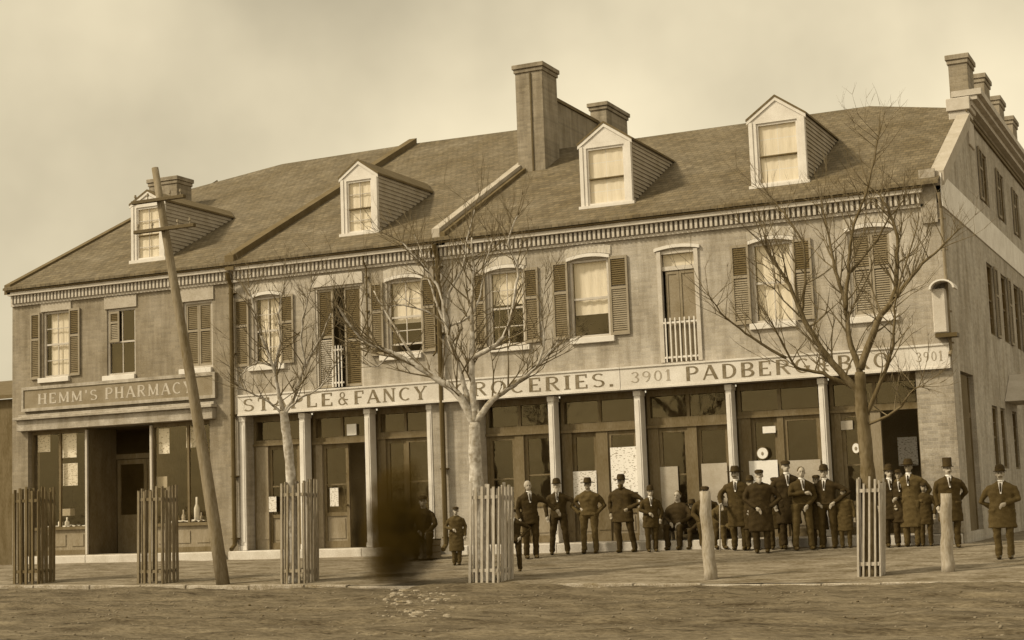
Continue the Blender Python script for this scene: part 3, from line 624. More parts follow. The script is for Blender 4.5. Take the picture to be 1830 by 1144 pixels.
p = MB(); p.add([(w9[0]+f2, .06, zt_+.09), (w9[1]-f2, .06, zt_+.09), (w9[1]-f2, .06, w9[3]-.06), (w9[0]+f2, .06, w9[3]-.06)], [(0, 1, 2, 3)]); p.build('pane', GLASS, wn)
q = MB(); q.add([(w9[0]+f2, .14, zt_+.09), (w9[1]-f2, .14, zt_+.09), (w9[1]-f2, .14, w9[3]-.06), (w9[0]+f2, .14, w9[3]-.06)], [(0, 1, 2, 3)]); q.build('curtain', CURT, wn)
balcony(wn, w9[0]+f2, w9[1]-f2, w9[2], w9[2]+.95, -.02)
pipe(B3, 789, 437, 985, .06)
pipe(B3, 777, 440, 640, .02, -.05)
for i in (1, 3, 5, 7): column(B3, CP[i], CP[i+1])
shopbay(B3, CP[0], CP[1], layout=[(0, .42, 'window', .7), (.42, .56, 'post'), (.56, 1, 'door', .8)])
shopbay(B3, CP[2], CP[3], layout=[(0, .1, 'post'), (.1, .44, 'door', .8), (.44, .6, 'post'), (.6, 1, 'window', .6)], tz=(2.4, 2.6))
shopbay(B3, CP[4], CP[5], layout=[(0, .1, 'post'), (.1, .48, 'window', .6), (.48, .6, 'post'), (.6, 1, 'door', .8)], tz=(2.4, 2.62))
shopbay(B3, CP[6], CP[7], layout=[(0, .12, 'post'), (.12, .46, 'door', .8), (.46, .54, 'post'), (.54, 1, 'window', .6)], tz=(2.5, 2.64))
shopbay(B3, CP[8], CP[9], layout=[(0, .08, 'post'), (.08, .44, 'window', .6), (.44, .56, 'post', WOODM), (.56, 1, 'open')], tz=(2.5, 2.64))
step(B3, CP[0]-.2, XR-.02)
step(B3, X23+.4, CP[0]-.22)
dormer(B3, -13.36, -12.1, 8.95, 9.38, .66, 4, 7.52, False)
dormer(B3, -9.37, -8.12, 8.98, 9.42, .66, 4, 7.52, False)
# corner pier face, pale panel
b = MB(); b.box(CP[9]+.003, XR+.0-.001, -.035, -.003, 0, 3.2); b.build('corner_pier', CREAM2 if False else mat('corner_pier_render', .36, amt=.3, scale=.9, brick=(.21, .072, 'x', .3)), B3)
# side wall along the cross street
sd = (1.1+.05, 2.55, 0.0, 3.3)
def sw(x0, yt, yb, wd=1.0):
    y0, zt = atx(x0, yt, XR); z0 = atx(x0, yb, XR)[1]; return (y0, y0+wd, z0, zt)
up = [(y, y+1.0, 7.55, 8.8) for y in (5.85, 8.7, 11.6, 14.5, 17.4, 20.3)]
mid = [(y, y+.95, 4.4, 6.1) for y in (5.6, 7.9, 10.2, 12.9, 15.6, 18.3, 21.0)]
low = [(y, y+.8, 1.3, 2.72) for y in (4.9, 6.2, 8.2)]
sd = (.85, 2.5, 0, 3.25, .6)
b = MB(side); wall_grid(b, 0, 26, -.3, 7.0, mid+low+[sd]); wall_grid(b, 4.2, 26, 7.0, 9.5, up)
b.add([(0, 0, 7.0), (4.2, 0, 7.0), (4.2, 0, 9.1)], [(0, 1, 2)]); b.build('side_wall', BRS, B3)
for r in up: window(B3, r, side, cols=2, head=None, frame=WOOD, shl=(r[0]-.5, r[0]-.03, r[2], r[3]))
for r in mid: window(B3, r, side, cols=2, head=None, frame=WOOD, shr=(r[1]+.03, r[1]+.5, r[2], r[3]))
for r in low: window(B3, r, side, cols=1, head=None, frame=WOOD)
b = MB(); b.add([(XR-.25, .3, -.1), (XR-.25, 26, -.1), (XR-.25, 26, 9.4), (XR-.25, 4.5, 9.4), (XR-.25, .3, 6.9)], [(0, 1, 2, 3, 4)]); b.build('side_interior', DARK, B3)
b = MB(side); b.box(sd[0], sd[0]+.08, .1, .2, 0, 3.2); b.box(sd[1]-.08, sd[1], .1, .2, 0, 3.2); b.box(sd[0]+.08, sd[1]-.08, .1, .18, 2.35, 2.45); b.build('side_door_frame', WOOD, B3)
b = MB(side); b.box(-.02, 26, -.03, -.002, 6.52, 7.2); b.build('belt_course', mat('pale_belt', .72, amt=.2, scale=2.5), B3)
c_ = MB(side); c_.box(4.2, 26, -.14, .3, 9.5, 9.62); c_.box(4.15, 26, -.26, .3, 9.623, 9.72); c_.box(4.12, 26, -.36, .3, 9.723, 9.86); c_.build('side_cornice', CREAM, B3); c_ = MB(side); c_.box(4.1, 26, -.05, -.002, 9.2, 9.28); c_.box(4.1, 26, -.03, -.002, 9.35, 9.4); c_.build('string_course', COPE, B3)
b = MB(side); b.hull8([(0, -.08, 6.95), (4.1, -.08, 9.0), (4.1, .2, 9.0), (0, .2, 6.95)], [(0, -.08, 7.25), (4.1, -.08, 9.3), (4.1, .2, 9.3), (0, .2, 7.25)]); b.build('raking_coping', COPL, B3)
b = MB(); b.box(-9, XR-.3, 6.5, 26, 8.5, 9.6); b.build('wing_roof', ROOF, B3)
b = MB(); b.box(-5.66, XR+.04, 4.15, 4.9, 8.6, 9.4); b.box(-5.7, XR+.1, 4.1, 4.95, 9.403, 9.7); b.build('chimney_base', CREAM, B3, bevel=.015)
b = MB(); b.box(-5.68, -5.36, -.06, -.003, 6.2, 7.3); b.build('corner_bracket', BR3, B3)
for y in (4.3, 6.9, 9.4, 11.9): chimney(B3, -5.62, -5.2, y, y+.9, 9.56, 10.75 if y < 5 else 10.9, cap=.06)
pipe(B3, 1690, 345, 640, .035, -.08, POLEM)
# side door hood
b = MB(side); b.prism([(7.0, 2.9), (9.2, 2.9), (8.1, 3.6)], -.9, -.01); b.build('door_hood', CREAM, B3)

# ------------------------------------------------------------------ signs
T, t_ = .19, .085
def ln(x0, y0, x1, y1, th): return ('l', x0, y0, x1, y1, th)
def arc(cx, cy, rx, ry, a0, a1, th): return ('a', cx, cy, rx, ry, a0, a1, th)
GL = {
 'A': (.82, [ln(.06, 0, .41, 1, .10), ln(.41, 1, .76, 0, T), ln(.2, .33, .62, .33, .08)], [(.0, .2), (.62, .9)], []),
 'B': (.72, [ln(.14, 0, .14, 1, T), arc(.36, .74, .26, .22, -90, 90, .15), arc(.36, .26, .3, .22, -90, 90, .16), ln(.14, .04, .38, .04, .09), ln(.14, .5, .38, .5, .08), ln(.14, .96, .38, .96, .09)], [], []),
 'C': (.76, [arc(.42, .5, .34, .45, 50, 310, .15)], [], []),
 'D': (.78, [ln(.14, 0, .14, 1, T), arc(.34, .5, .36, .45, -90, 90, .16), ln(.14, .04, .36, .04, .09), ln(.14, .96, .36, .96, .09)], [], []),
 'E': (.68, [ln(.14, 0, .14, 1, T), ln(.14, .045, .64, .045, .09), ln(.14, .5, .5, .5, .09), ln(.14, .955, .62, .955, .09), ln(.62, .0, .62, .26, .07), ln(.6, .76, .6, 1, .07)], [], []),
 'F': (.64, [ln(.14, 0, .14, 1, T), ln(.14, .5, .5, .5, .09), ln(.14, .955, .62, .955, .09), ln(.6, .74, .6, 1, .07)], [(.02, .3)], []),
 'G': (.8, [arc(.42, .5, .34, .45, 50, 320, .15), ln(.68, .08, .68, .45, .14), ln(.48, .45, .78, .45, .08)], [], []),
 'H': (.82, [ln(.14, 0, .14, 1, T), ln(.68, 0, .68, 1, T), ln(.14, .5, .68, .5, .09)], [(.0, .3), (.53, .83)], [(.0, .3), (.53, .83)]),
 'I': (.34, [ln(.17, 0, .17, 1, T)], [(.0, .34)], [(.0, .34)]),
 'L': (.64, [ln(.14, 0, .14, 1, T), ln(.14, .045, .6, .045, .09), ln(.58, 0, .58, .28, .07)], [], [(.0, .3)]),
 'M': (.98, [ln(.12, 0, .12, 1, .11), ln(.12, 1, .48, .1, .15), ln(.48, .1, .84, 1, .09), ln(.84, 0, .84, 1, T)], [(.0, .25), (.7, .98)], []),
 'N': (.84, [ln(.13, 0, .13, 1, .1), ln(.13, 1, .7, 0, T), ln(.7, 0, .7, 1, .1)], [(.0, .27)], [(.57, .84)]),
 'O': (.84, [arc(.42, .5, .34, .45, 0, 360, .15)], [], []),
 'P': (.7, [ln(.14, 0, .14, 1, T), arc(.36, .72, .28, .24, -90, 90, .15), ln(.14, .48, .38, .48, .08), ln(.14, .96, .38, .96, .08)], [(.02, .3)], []),
 'R': (.78, [ln(.14, 0, .14, 1, T), arc(.36, .74, .27, .22, -90, 90, .14), ln(.14, .52, .38, .52, .08), ln(.14, .96, .38, .96, .08), ln(.36, .52, .7, .0, .16)], [(.02, .3)], []),
 'S': (.66, [arc(.33, .73, .24, .22, 30, 270, .13), arc(.33, .27, .26, .22, -150, 90, .13)], [], []),
 'T': (.72, [ln(.36, 0, .36, 1, T), ln(.03, .955, .69, .955, .09), ln(.05, .74, .05, 1, .06), ln(.67, .74, .67, 1, .06)], [(.2, .52)], []),
 'Y': (.8, [ln(.4, 0, .4, .45, T), ln(.08, 1, .4, .42, T), ln(.72, 1, .4, .42, .09)], [(.24, .56)], [(.0, .24), (.6, .82)]),
 '&': (.84, [arc(.34, .76, .17, .2, 0, 360, .1), arc(.32, .27, .26, .24, 20, 330, .13), ln(.24, .64, .74, .02, .13), ln(.6, .4, .8, .4, .07)], [], []),
 '.': (.3, [ln(.12, 0, .12, .17, .18)], [], []), "'": (.28, [ln(.14, .72, .14, 1, .13)], [], []),
 '3': (.62, [arc(.3, .74, .22, .2, -80, 160, .12), arc(.3, .27, .25, .23, -160, 90, .12)], [], []),
 '9': (.64, [arc(.31, .7, .23, .24, 0, 360, .12), arc(.2, .62, .36, .6, -80, 10, .12)], [], []),
 '0': (.64, [arc(.32, .5, .23, .44, 0, 360, .12)], [], []),
 '1': (.42, [ln(.22, 0, .22, 1, .17), ln(.06, .82, .22, .98, .08)], [(.06, .38)], []),
}
def glyph(b, ch, X, Z, h, wx, d0, serif=True):
    wd, strokes, sb, stp = GL[ch]; k = 0; bars = []
    if serif: bars = [ln(a, .03, c, .03, .06) for a, c in sb]+[ln(a, .97, c, .97, .06) for a, c in stp]
    for s in strokes+bars:
        k += 1; d = d0-.0006*k
        if s[0] == 'l':
            _, x0, y0, x1, y1, th = s; dx, dy = x1-x0, y1-y0; l = math.hypot(dx, dy); nx, ny = -dy/l*th/2, dx/l*th/2
            if abs(dy) > abs(dx): nx, ny = (th/2 if nx > 0 else -th/2), 0
            P = [(x0+nx, y0+ny), (x0-nx, y0-ny), (x1-nx, y1-ny), (x1+nx, y1+ny)]
            b.prism([(X+p[0]*wx*h, Z+min(1, max(0, p[1]))*h) for p in P], d, d0+.004)
        else:
            _, cx, cy, rx, ry, a0, a1, th = s; n = max(6, int(abs(a1-a0)/18))
            for i in range(n):
                A, B = R(a0+(a1-a0)*i/n), R(a0+(a1-a0)*(i+1)/n)
                def q(a, o): 
                    tt = th/2*(.45+.55*abs(math.cos(a))); return (cx+(rx+o*tt)*math.cos(a), cy+(ry+o*tt)*math.sin(a))
                P = [q(A, -1), q(A, 1), q(B, 1), q(B, -1)]
                b.prism([(X+p[0]*wx*h, Z+p[1]*h) for p in P], d-.00005*(i % 2), d0+.004)
def word(sign, txt, xa, xb, z, h, Y, m, serif=True):
    n = len(txt); tot = sum(GL[c][0] for c in txt); gap = .22*(n-1); wx = (xb-xa)/h/(tot+gap); X = xa
    for c in txt:
        b = MB(); glyph(b, c, X, z, h, wx, Y, serif); b.build('letter', m, sign); X += (GL[c][0]+.22)*wx*h
def signboard(x0, x1, z0, z1, Y, m, label, trim=None, tm=None):
    s = empty('signboard', (x0, Y, z0), label, 'sign'); b = MB(); b.box(x0, x1, Y, -.004, z0, z1); b.build('board', m, s)
    q = MB(); tr = trim or .03
    q.box(x0-.0, x1+.0, Y-.025, Y-.001, z1-tr, z1+.01); q.box(x0, x1, Y-.025, Y-.001, z0-.01, z0+tr); q.build('moulding', tm or m, s); return s
SY = -.14
SX = lambda x_, Y=SY: at(x_, 690, Y)[0]
xs0, xsm, xs1 = at(425, 725, SY)[0], at(1108, 677, SY)[0], at(1697, 637, SY)[0]
s1 = signboard(xs0, xsm-.006, 3.25, 3.735, SY, SIGNW, 'long white grocery signboard lettered STAPLE & FANCY GROCERIES. across two storefronts')
s2 = signboard(xsm+.006, xs1, 3.25, 3.735, SY, SIGNW, 'white signboard lettered PADBERG & BRO over the corner store columns')
def span(sg, txt, pa, pb, z=3.335, h=.31, m=INK, serif=True, Y=SY): 
    word(sg, txt, at(pa, 690, Y)[0], at(pb, 690, Y)[0], z, h, Y-.004, m, serif)
span(s1, 'STAPLE', 434, 594); span(s1, '&', 604, 622); span(s1, 'FANCY', 632, 762); span(s1, 'GROCERIES.', 812, 1099)
span(s2, '3901', 1128, 1200, 3.38, .24, mat('faded_letter', .3, amt=.3, bump=0)); span(s2, 'PADBERG', 1226, 1450, 3.34, .31, INK, False); span(s2, '&', 1462, 1484, 3.34, .3, INK, False); span(s2, 'BRO', 1499, 1592, 3.34, .31, INK, False); span(s2, '3901', 1640, 1688, 3.4, .2, MATS['faded_letter'])
py0, py1 = at(39, 715, -.1)[0], at(385, 700, -.1)[0]
s3 = signboard(py0, py1, 3.74, 4.36, -.1, SIGNG, "brown pharmacy signboard lettered HEMM'S PHARMACY in pale capitals", .07, BR3)
b = MB(); b.box(py0, py0+.07, -.125, -.101, 3.81, 4.29); b.box(py1-.07, py1, -.125, -.101, 3.81, 4.29); b.build('end_trim', BR3, s3)
word(s3, "HEMM'S", at(68, 712, -.1)[0], at(174, 712, -.1)[0], 3.9, .27, -.104, INKP); word(s3, 'PHARMACY', at(188, 705, -.1)[0], at(344, 700, -.1)[0], 3.9, .29, -.104, INKP)
for i, sx in ((0, 'left'), (1, 'right')): pass

# ------------------------------------------------------------------ posters and goods behind the glass
def card(x0, x1, yt, yb, Y, m, label, cat='poster', name='poster', tilt=0, th=.006):
    u0, u1, v0, v1 = rect(x0, x1, yt, yb, Y); b = MB()
    c = math.cos(tilt); s_ = math.sin(tilt); cu, cv = (u0+u1)/2, (v0+v1)/2
    P = [(cu+(a-cu)*c-(v-cv)*s_, cv+(a-cu)*s_+(v-cv)*c) for a, v in ((u0, v0), (u1, v0), (u1, v1), (u0, v1))]
    b.prism(P, Y-th, Y); o = b.build(name, m); tag(o, label, cat); return o
SYW = .31
card(1092, 1139, 799, 880, SYW-.02, PRINT, 'large white printed poster beside the second white column of the corner store')
card(1024, 1067, 842, 905, SYW, PRINT2, 'pale poster behind the man in the tilted broad hat')
card(1178, 1213, 834, 915, SYW, PAPERD, 'plain grey-brown sheet hung in the window left of the third mullion')
card(1255, 1301, 828, 905, SYW, PAPERD, 'wide dull sheet hung in the door left of the white column by the cane holder')
card(1340, 1391, 823, 885, SYW-.02, PAPER, 'square white bill pasted below the round white sign')
card(1410, 1468, 822, 890, SYW, PAPERD, 'pale blind in the lower part of the fourth bay window')
card(1363, 1386, 762, 774, SYW-.02, PAPER, 'small white pennant card at the top of the door above the round sign')
card(1605, 1640, 781, 832, 1.6, PRINT2, 'two-part white picture card inside the open corner doorway')
card(472, 494, 888, 915, SYW, PRINT2, 'small white notice low in the leftmost grocery door')
card(1503, 1524, 752, 768, SYW-.02, PAPERD, 'small dull card at the top of the fifth bay window')
def disc(x_, y_, r, Y, m, label, cat='sign', name='round_sign', ry=None):
    X, Z = at(x_, y_, Y); b = MB(); n = 24; b.prism([(X+r*math.cos(2*math.pi*i/n), Z+(ry or r)*math.sin(2*math.pi*i/n)) for i in range(n)], Y-.02, Y); o = empty(name, (X, Y, Z), label, cat)
    b.build('face', m, o); q = MB(); pts = [(X+r*1.0*math.cos(2*math.pi*i/n), Y-.015, Z+(ry or r)*math.sin(2*math.pi*i/n)) for i in range(n+1)]; q.tube(pts, [.012]*len(pts), 6, False); q.build('rim', SHUT, o)
    c = MB(); c.ball((X, Y-.022, Z-.01), (.03, .006, .04), 8, 6); c.build('mark', SHUTP, o); return o
disc(1363, 810, .125, SYW-.03, PAPER, 'round white sign with a small mark above the square bill')
disc(1530, 801, .085, SYW-.03, PAPER, 'small pale round sign behind the tree box at the right', ry=.11)
Yp = .27
card(68, 90, 776, 808, Yp, PRINT2, 'pale curved card hung high in the far left pharmacy pane')
card(112, 137, 772, 818, Yp, PRINT, 'tall white printed card hung at the top of the pharmacy window left of the door')
card(113, 139, 828, 868, Yp, PRINT2, 'framed picture under the tall white card in the left pharmacy window', 'picture', 'picture')
card(284, 303, 766, 811, Yp, PRINT, 'tall white printed card hung in the right pharmacy window')
card(333, 350, 764, 800, Yp, PRINT2, 'pale card hung beside the leaning pole in the right pharmacy window')
card(272, 299, 852, 872, Yp, PAPERD, 'dull wide box card on the shelf of the right pharmacy window')
def bottle(x_, yb, h, r, Y, label, m=PAPER, group=None):
    X, Z = at(x_, yb, Y); Z = .66; b = MB(); b.loft([(X, Y, Z, r, r), (X, Y, Z+h*.6, r, r), (X, Y, Z+h*.75, r*.4, r*.4), (X, Y, Z+h, r*.4, r*.4)], 12); tag(b.build('bottle', m, smooth=True), label, 'bottle', group)
bottle(352, 915, .68, .07, .38, 'tall white bottle standing in the right pharmacy window beside the pole')
bottle(340, 915, .16, .06, .3, 'squat white jar standing at the foot of the tall white bottle')
for x_, w_ in ((108, 'left'), (120, 'right')): bottle(x_, 915, .3, .06, .35, w_+' one of two white bottles under the framed picture in the left pharmacy window', group='bottles in the left pharmacy window')
b = MB(); X, Z = at(118, 895, .45); b.box(X-.16, X+.16, .42, .6, 1.0, 1.18); tag(b.build('carton', PAPERD), 'pale carton above the two white bottles in the left pharmacy window', 'box')
def cloth(x0, x1, Y, z, label):
    a, c = at(x0, 915, Y)[0], at(x1, 915, Y)[0]; b = MB(); n = 16
    V = []
    for j in range(4):
        for i in range(n+1): V.append((a+(c-a)*i/n, Y+.1*j, z+.05*abs(math.sin(i*1.7+j))+.04*hnoise(i*.8, j, 1)))
    b.add(V, [(j*(n+1)+i, j*(n+1)+i+1, (j+1)*(n+1)+i+1, (j+1)*(n+1)+i) for j in range(3) for i in range(n)]); tag(b.build('cloth', PAPER, smooth=True), label, 'cloth')
for i, (x_, hh, rr) in enumerate(((311, .34, .05), (319, .26, .045), (328, .38, .05), (304, .22, .05), (360, .3, .05))):
    bottle(x_, 915, hh, rr, .55, ('squat dark', 'short dark', 'tallest dark', 'leftmost stubby dark', 'rightmost dark')[i]+' bottle in the row behind the cloth in the right pharmacy window', PIPE2 if i % 2 else PAPERD, 'dark bottles in the right pharmacy window')
for i, x_ in enumerate((62, 78, 93)):
    bottle(x_, 915, (.5, .3, .42)[i], .07, .6, ('tall', 'short', 'middle-sized')[i]+' dull jar standing in the far left pharmacy pane', (PIPE2, PAPERD, SHUTP)[i], 'dull jars in the far left pharmacy pane')
cloth(297, 368, .24, .72, 'crumpled white cloth along the base of the right pharmacy window')
cloth(75, 145, .24, .7, 'crumpled white cloth along the base of the left pharmacy window')
# figure-like pale shape in the middle store door glass
card(590, 605, 872, 905, SYW, PRINT2, 'small pale picture low in the glass of the middle store door', 'picture', 'picture')
card(620, 637, 758, 778, .3, PAPER, 'white peaked card standing in the transom of the middle store bay')

# hooded wall box on the corner
u0, u1, v0, v1 = rect(1667, 1708, 508, 600, -.25)
hb = empty('wall_box', (u0, -.0, v0), 'pale hooded box fixed to the corner wall above the right end of the white sign', 'wall box')
b = MB(); b.box(u0, u1-.18, -.28, -.003, v0+.06, v1-.08); b.build('case', CREAM, hb, bevel=.02)
b = MB(); n = 10
for i in range(n):
    a0, a1 = math.pi*i/n, math.pi*(i+1)/n; cx = (u0+u1)/2; rr = (u1-u0)/2+.03
    b.prism([(cx-rr*math.cos(a0), v1-.1+rr*.75*math.sin(a0)), (cx-rr*math.cos(a1), v1-.1+rr*.75*math.sin(a1)), (cx-(rr-.04)*math.cos(a1), v1-.1+(rr-.04)*.75*math.sin(a1)), (cx-(rr-.04)*math.cos(a0), v1-.1+(rr-.04)*.75*math.sin(a0))], -.42, -.003)
b.build('hood', WHITE, hb)
b = MB(); b.box(u0+.02, u1, -.3, -.003, v0-.03, v0+.05); b.build('bracket', PIPE, hb)

# ------------------------------------------------------------------ neighbour at far left
b = empty('dark_shed', (-31.5, 1.2, -.3), 'low dark shed standing beyond the left end of the pharmacy', 'shed')
q = MB(); q.box(-38, -29.9, .9, 6, -.3, 4.2); q.build('wall', SLATD, b); q = MB(); q.hull8([(-38.1, .7, 4.2), (-29.8, .7, 4.2), (-29.8, 6, 5.2), (-38.1, 6, 5.2)], [(-38.1, .7, 4.3), (-29.8, .7, 4.3), (-29.8, 6, 5.3), (-38.1, 6, 5.3)]); q.build('roof', COPE, b)

# ------------------------------------------------------------------ street furniture
def guard(x0, x1, yt, yb, label, Y=-6.15, lean=0, m=None, md=None, n=5, dep=.6):
    ym = (yt+yb)/2
    a0, zb = at(x0, yb, Y); a1 = at(x1, yb, Y)[0]; t0, zt = at(x0, yt, Y); t1 = at(x1, yt, Y)[0]
    wd = (a1-a0); zb = G((a0+a1)/2, Y)-.02
    g = empty('tree_guard', ((a0+a1)/2, Y+dep/2, zb), label, 'tree guard', 'slatted tree guards along the kerb'); m = m or SLAT
    def P(s, d, z):   # s 0..1 across, d depth, z
        t = (z-zb)/(zt-zb); X = (a0+(t0-a0)*t)+s*wd; return (X, Y+d, z)
    def slat(s0, s1, d0, d1, mt, ex=0):
        b = MB(); e = rnd.uniform(-.09, .05); o = rnd.uniform(-.022, .022)
        b.hull8([P(s0+o, d0, zb), P(s1+o, d0, zb), P(s1+o, d1, zb), P(s0+o, d1, zb)], [P(s0-o, d0, zt+e), P(s1-o, d0, zt+e), P(s1-o, d1, zt+e), P(s0-o, d1, zt+e)]); b.build('slat', mt, g)
    for i in range(n):
        s = (i+.08)/n*.98
        slat(s, s+.09/1.0*.9, 0, .022, m); slat(s, s+.085, dep-.022, dep, m)
    nd = 5
    for i in range(nd):
        d = .03+(dep-.06-.07)*i/(nd-1)
        slat(.0, .022/wd, d, d+.07, m); slat(1-.022/wd, 1, d, d+.07, m)
    for z in (zb+(zt-zb)*.12, zb+(zt-zb)*.86):
        b = MB()
        for q in (([P(.0, .023, z)] , 0),): pass
        for (s0, s1, d0, d1) in ((.03, .97, .023, .045), (.03, .97, dep-.045, dep-.023), (.026/wd, .048/wd, .046, dep-.046), (1-.048/wd, 1-.026/wd, .046, dep-.046)):
            b.hull8([P(s0, d0, z), P(s1, d0, z), P(s1, d1, z), P(s0, d1, z)], [P(s0, d0, z+.06), P(s1, d0, z+.06), P(s1, d1, z+.06), P(s0, d1, z+.06)])
        b.build('rail', m, g)
    return g
guard(22, 66, 875, 1045, 'dark slatted tree guard at the far left end of the kerb', m=SLATD, n=4)
guard(244, 288, 872, 1045, 'slatted tree guard without a tree standing left of the leaning pole', m=mat('slat_mid', .16, amt=.4, scale=6, stretch=(1, 1, .25)), n=4)
guard(500, 542, 862, 1038, 'narrow slatted guard round the slender pale tree', n=4, m=mat('slat_mid2', .24, amt=.4, scale=6, stretch=(1, 1, .25)))
guard(837, 890, 868, 1038, 'pale slatted guard round the large white-barked middle tree', n=5, dep=.7)
guard(1530, 1572, 856, 1022, 'leaning pale slatted guard round the brown tree at the right', n=4, Y=-5.6, dep=.5)

PB = on_ground(400, 1047)
bx, bz = at(400, 1045, -6.2); tx, tz_ = at(279, 300, -6.2)
pole = empty('utility_pole', (bx, -6.2, G(bx, -6.2)), 'tall rough timber utility pole leaning left with two short crossarms', 'pole')
b = MB(); pts = []
for i in range(9): t = i/8; pts.append((bx+(tx-bx)*t+.03*math.sin(t*5), -6.2, bz-.1+(tz_-bz+.1)*t))
b.tube(pts, [.135-.065*i/8 for i in range(9)], 12); b.build('shaft', POLEM, pole, smooth=True)
for (xa, xb, y) in ((236, 330, 357), (240, 348, 409)):
    (a, z), (c, z2) = at(xa, y, -6.35), at(xb, y, -6.35); z = (z+z2)/2
    b = MB(); b.box(a, c, -6.39, -6.3, z-.035, z+.035); ar = b.build('crossarm', PIPE, pole, bevel=.006)
    for s in (.06, .3, .72, .92):
        X = a+(c-a)*s; q = MB(); q.loft([(X, -6.345, z+.036, .012, .012), (X, -6.345, z+.1, .012, .012), (X, -6.345, z+.101, .028, .028), (X, -6.345, z+.16, .02, .02)], 8); q.build('insulator', SHUTP, ar)
def hpost(xb, yb, xt, yt, Y, r, label):
    a, z0 = at(xb, yb, Y); c, z1 = at(xt, yt, Y); z0 = G(a, Y)-.05
    b = MB(); n = 8; pts = [(a+(c-a)*i/n+.012*math.sin(i*1.9), Y, z0+(z1-z0)*i/n) for i in range(n+1)]
    b.tube(pts, [r*(1.12-.2*i/n+.04*math.sin(i*2.3)) for i in range(n+1)], 12); tag(b.build('hitching_post', POSTM, smooth=True), label, 'post', 'hitching posts')
hpost(1270, 1032, 1259, 878, -5.8, .105, 'leaning pale timber hitching post standing in front of the seated men')
hpost(1693, 1012, 1690, 882, -5.0, .1, 'upright pale timber hitching post in front of the man in the tall hat')

# invented soft dark volume at the kerb, standing in for an unclear smear
a = on_ground(714, 1046); H_ = at(714, 800, a[1])[1]-a[2]
vm_ = bpy.data.materials.new('added_dark_volume'); vm_.use_nodes = True; t = vm_.node_tree; t.nodes.clear(); n = t.nodes.new; k = t.links.new
tcn = n('ShaderNodeTexCoord'); sp = n('ShaderNodeSeparateXYZ'); k(tcn.outputs['Object'], sp.inputs[0])
nz = n('ShaderNodeTexNoise'); nz.inputs['Scale'].default_value = 2.1; nz.inputs['Detail'].default_value = 4; k(tcn.outputs['Object'], nz.inputs['Vector'])
mpn = n('ShaderNodeMapping'); mpn.inputs['Scale'].default_value = (1/.9, 1/.72, 1/(H_*.62)); mpn.inputs['Location'].default_value = (0, 0, -.62); k(tcn.outputs['Object'], mpn.inputs[0])
ln_ = n('ShaderNodeVectorMath'); ln_.operation = 'LENGTH'; k(mpn.outputs[0], ln_.inputs[0])
m1 = n('ShaderNodeMath'); m1.operation = 'MULTIPLY_ADD'; m1.inputs[1].default_value = 1.1; k(nz.outputs[0], m1.inputs[0]); k(ln_.outputs['Value'], m1.inputs[2])
m2 = n('ShaderNodeMapRange'); m2.interpolation_type = 'SMOOTHSTEP'; m2.inputs['From Min'].default_value = .66; m2.inputs['From Max'].default_value = 1.5; m2.inputs['To Min'].default_value = 7.5; m2.inputs['To Max'].default_value = 0; k(m1.outputs[0], m2.inputs['Value'])
pv = n('ShaderNodeVolumePrincipled'); pv.inputs['Color'].default_value = (.11, .07, .016, 1); pv.inputs['Anisotropy'].default_value = 0; k(m2.outputs[0], pv.inputs['Density'])
o_ = n('ShaderNodeOutputMaterial'); k(pv.outputs[0], o_.inputs['Volume'])
b = MB(); b.loft([(0, 0, .04, 1.15, .9), (0, 0, H_+.2, 1.15, .9)], 24); b.rel = True
sm = b.build('added_dark_volume', vm_); sm.location = a; tag(sm, 'soft dark brown volume added for an unclear smear at the kerb in front of the middle store', 'dark volume')

# ------------------------------------------------------------------ goods among the people
def basket(x_, y_, w_, h_, label):
    p = on_ground(x_, y_); b = MB(); e = empty('sack', p, label, 'sack'); b.loft([(p[0], p[1], p[2], w_*.42, .2), (p[0], p[1], p[2]+h_*.15, w_*.5, .24), (p[0], p[1], p[2]+h_*.6, w_*.48, .22), (p[0]+.02, p[1], p[2]+h_*.85, w_*.25, .13), (p[0]+.03, p[1], p[2]+h_, w_*.3, .1)], 16); b.build('cloth_bag', SACK, e, smooth=True)
    q = MB(); q.tube([(p[0]+.02+w_*.26*math.cos(i*math.pi/6), p[1]+.135*math.sin(i*math.pi/6), p[2]+h_*.86) for i in range(13)], [.012]*13, 6, False); q.build('tie', PIPE, e)
basket(1098, 976, .45, .62, 'pale full sack standing between the two broad-hatted men')
basket(1029, 978, .3, .55, 'slim pale sack beside the man with the white beard')
def crate(x_, y_, w_, d_, h_, label, m=WOODM):
    p = on_ground(x_, y_); e = empty('crate', p, label, 'crate')
    b = MB(); b.box(p[0]-w_/2, p[0]+w_/2, p[1]-d_/2, p[1]+d_/2, p[2]+.02, p[2]+h_*.92); b.build('body', DARK, e)
    for i in range(3):
        q = MB(); z = p[2]+h_*(i/3)+.01; q.box(p[0]-w_/2-.015, p[0]+w_/2+.015, p[1]-d_/2-.02, p[1]-d_/2-.002, z, z+h_/3-.02); q.build('board', m, e)
        q = MB(); q.box(p[0]+w_/2+.002, p[0]+w_/2+.02, p[1]-d_/2, p[1]+d_/2, z, z+h_/3-.02); q.build('board', m, e)
    q = MB(); q.box(p[0]-w_/2-.02, p[0]+w_/2+.02, p[1]-d_/2-.02, p[1]+d_/2+.02, p[2]+h_*.93, p[2]+h_); q.build('lid', m, e); return p
crate(970, 968, .55, .4, .5, 'low wooden crate between the bareheaded man and the bowler-hatted man')
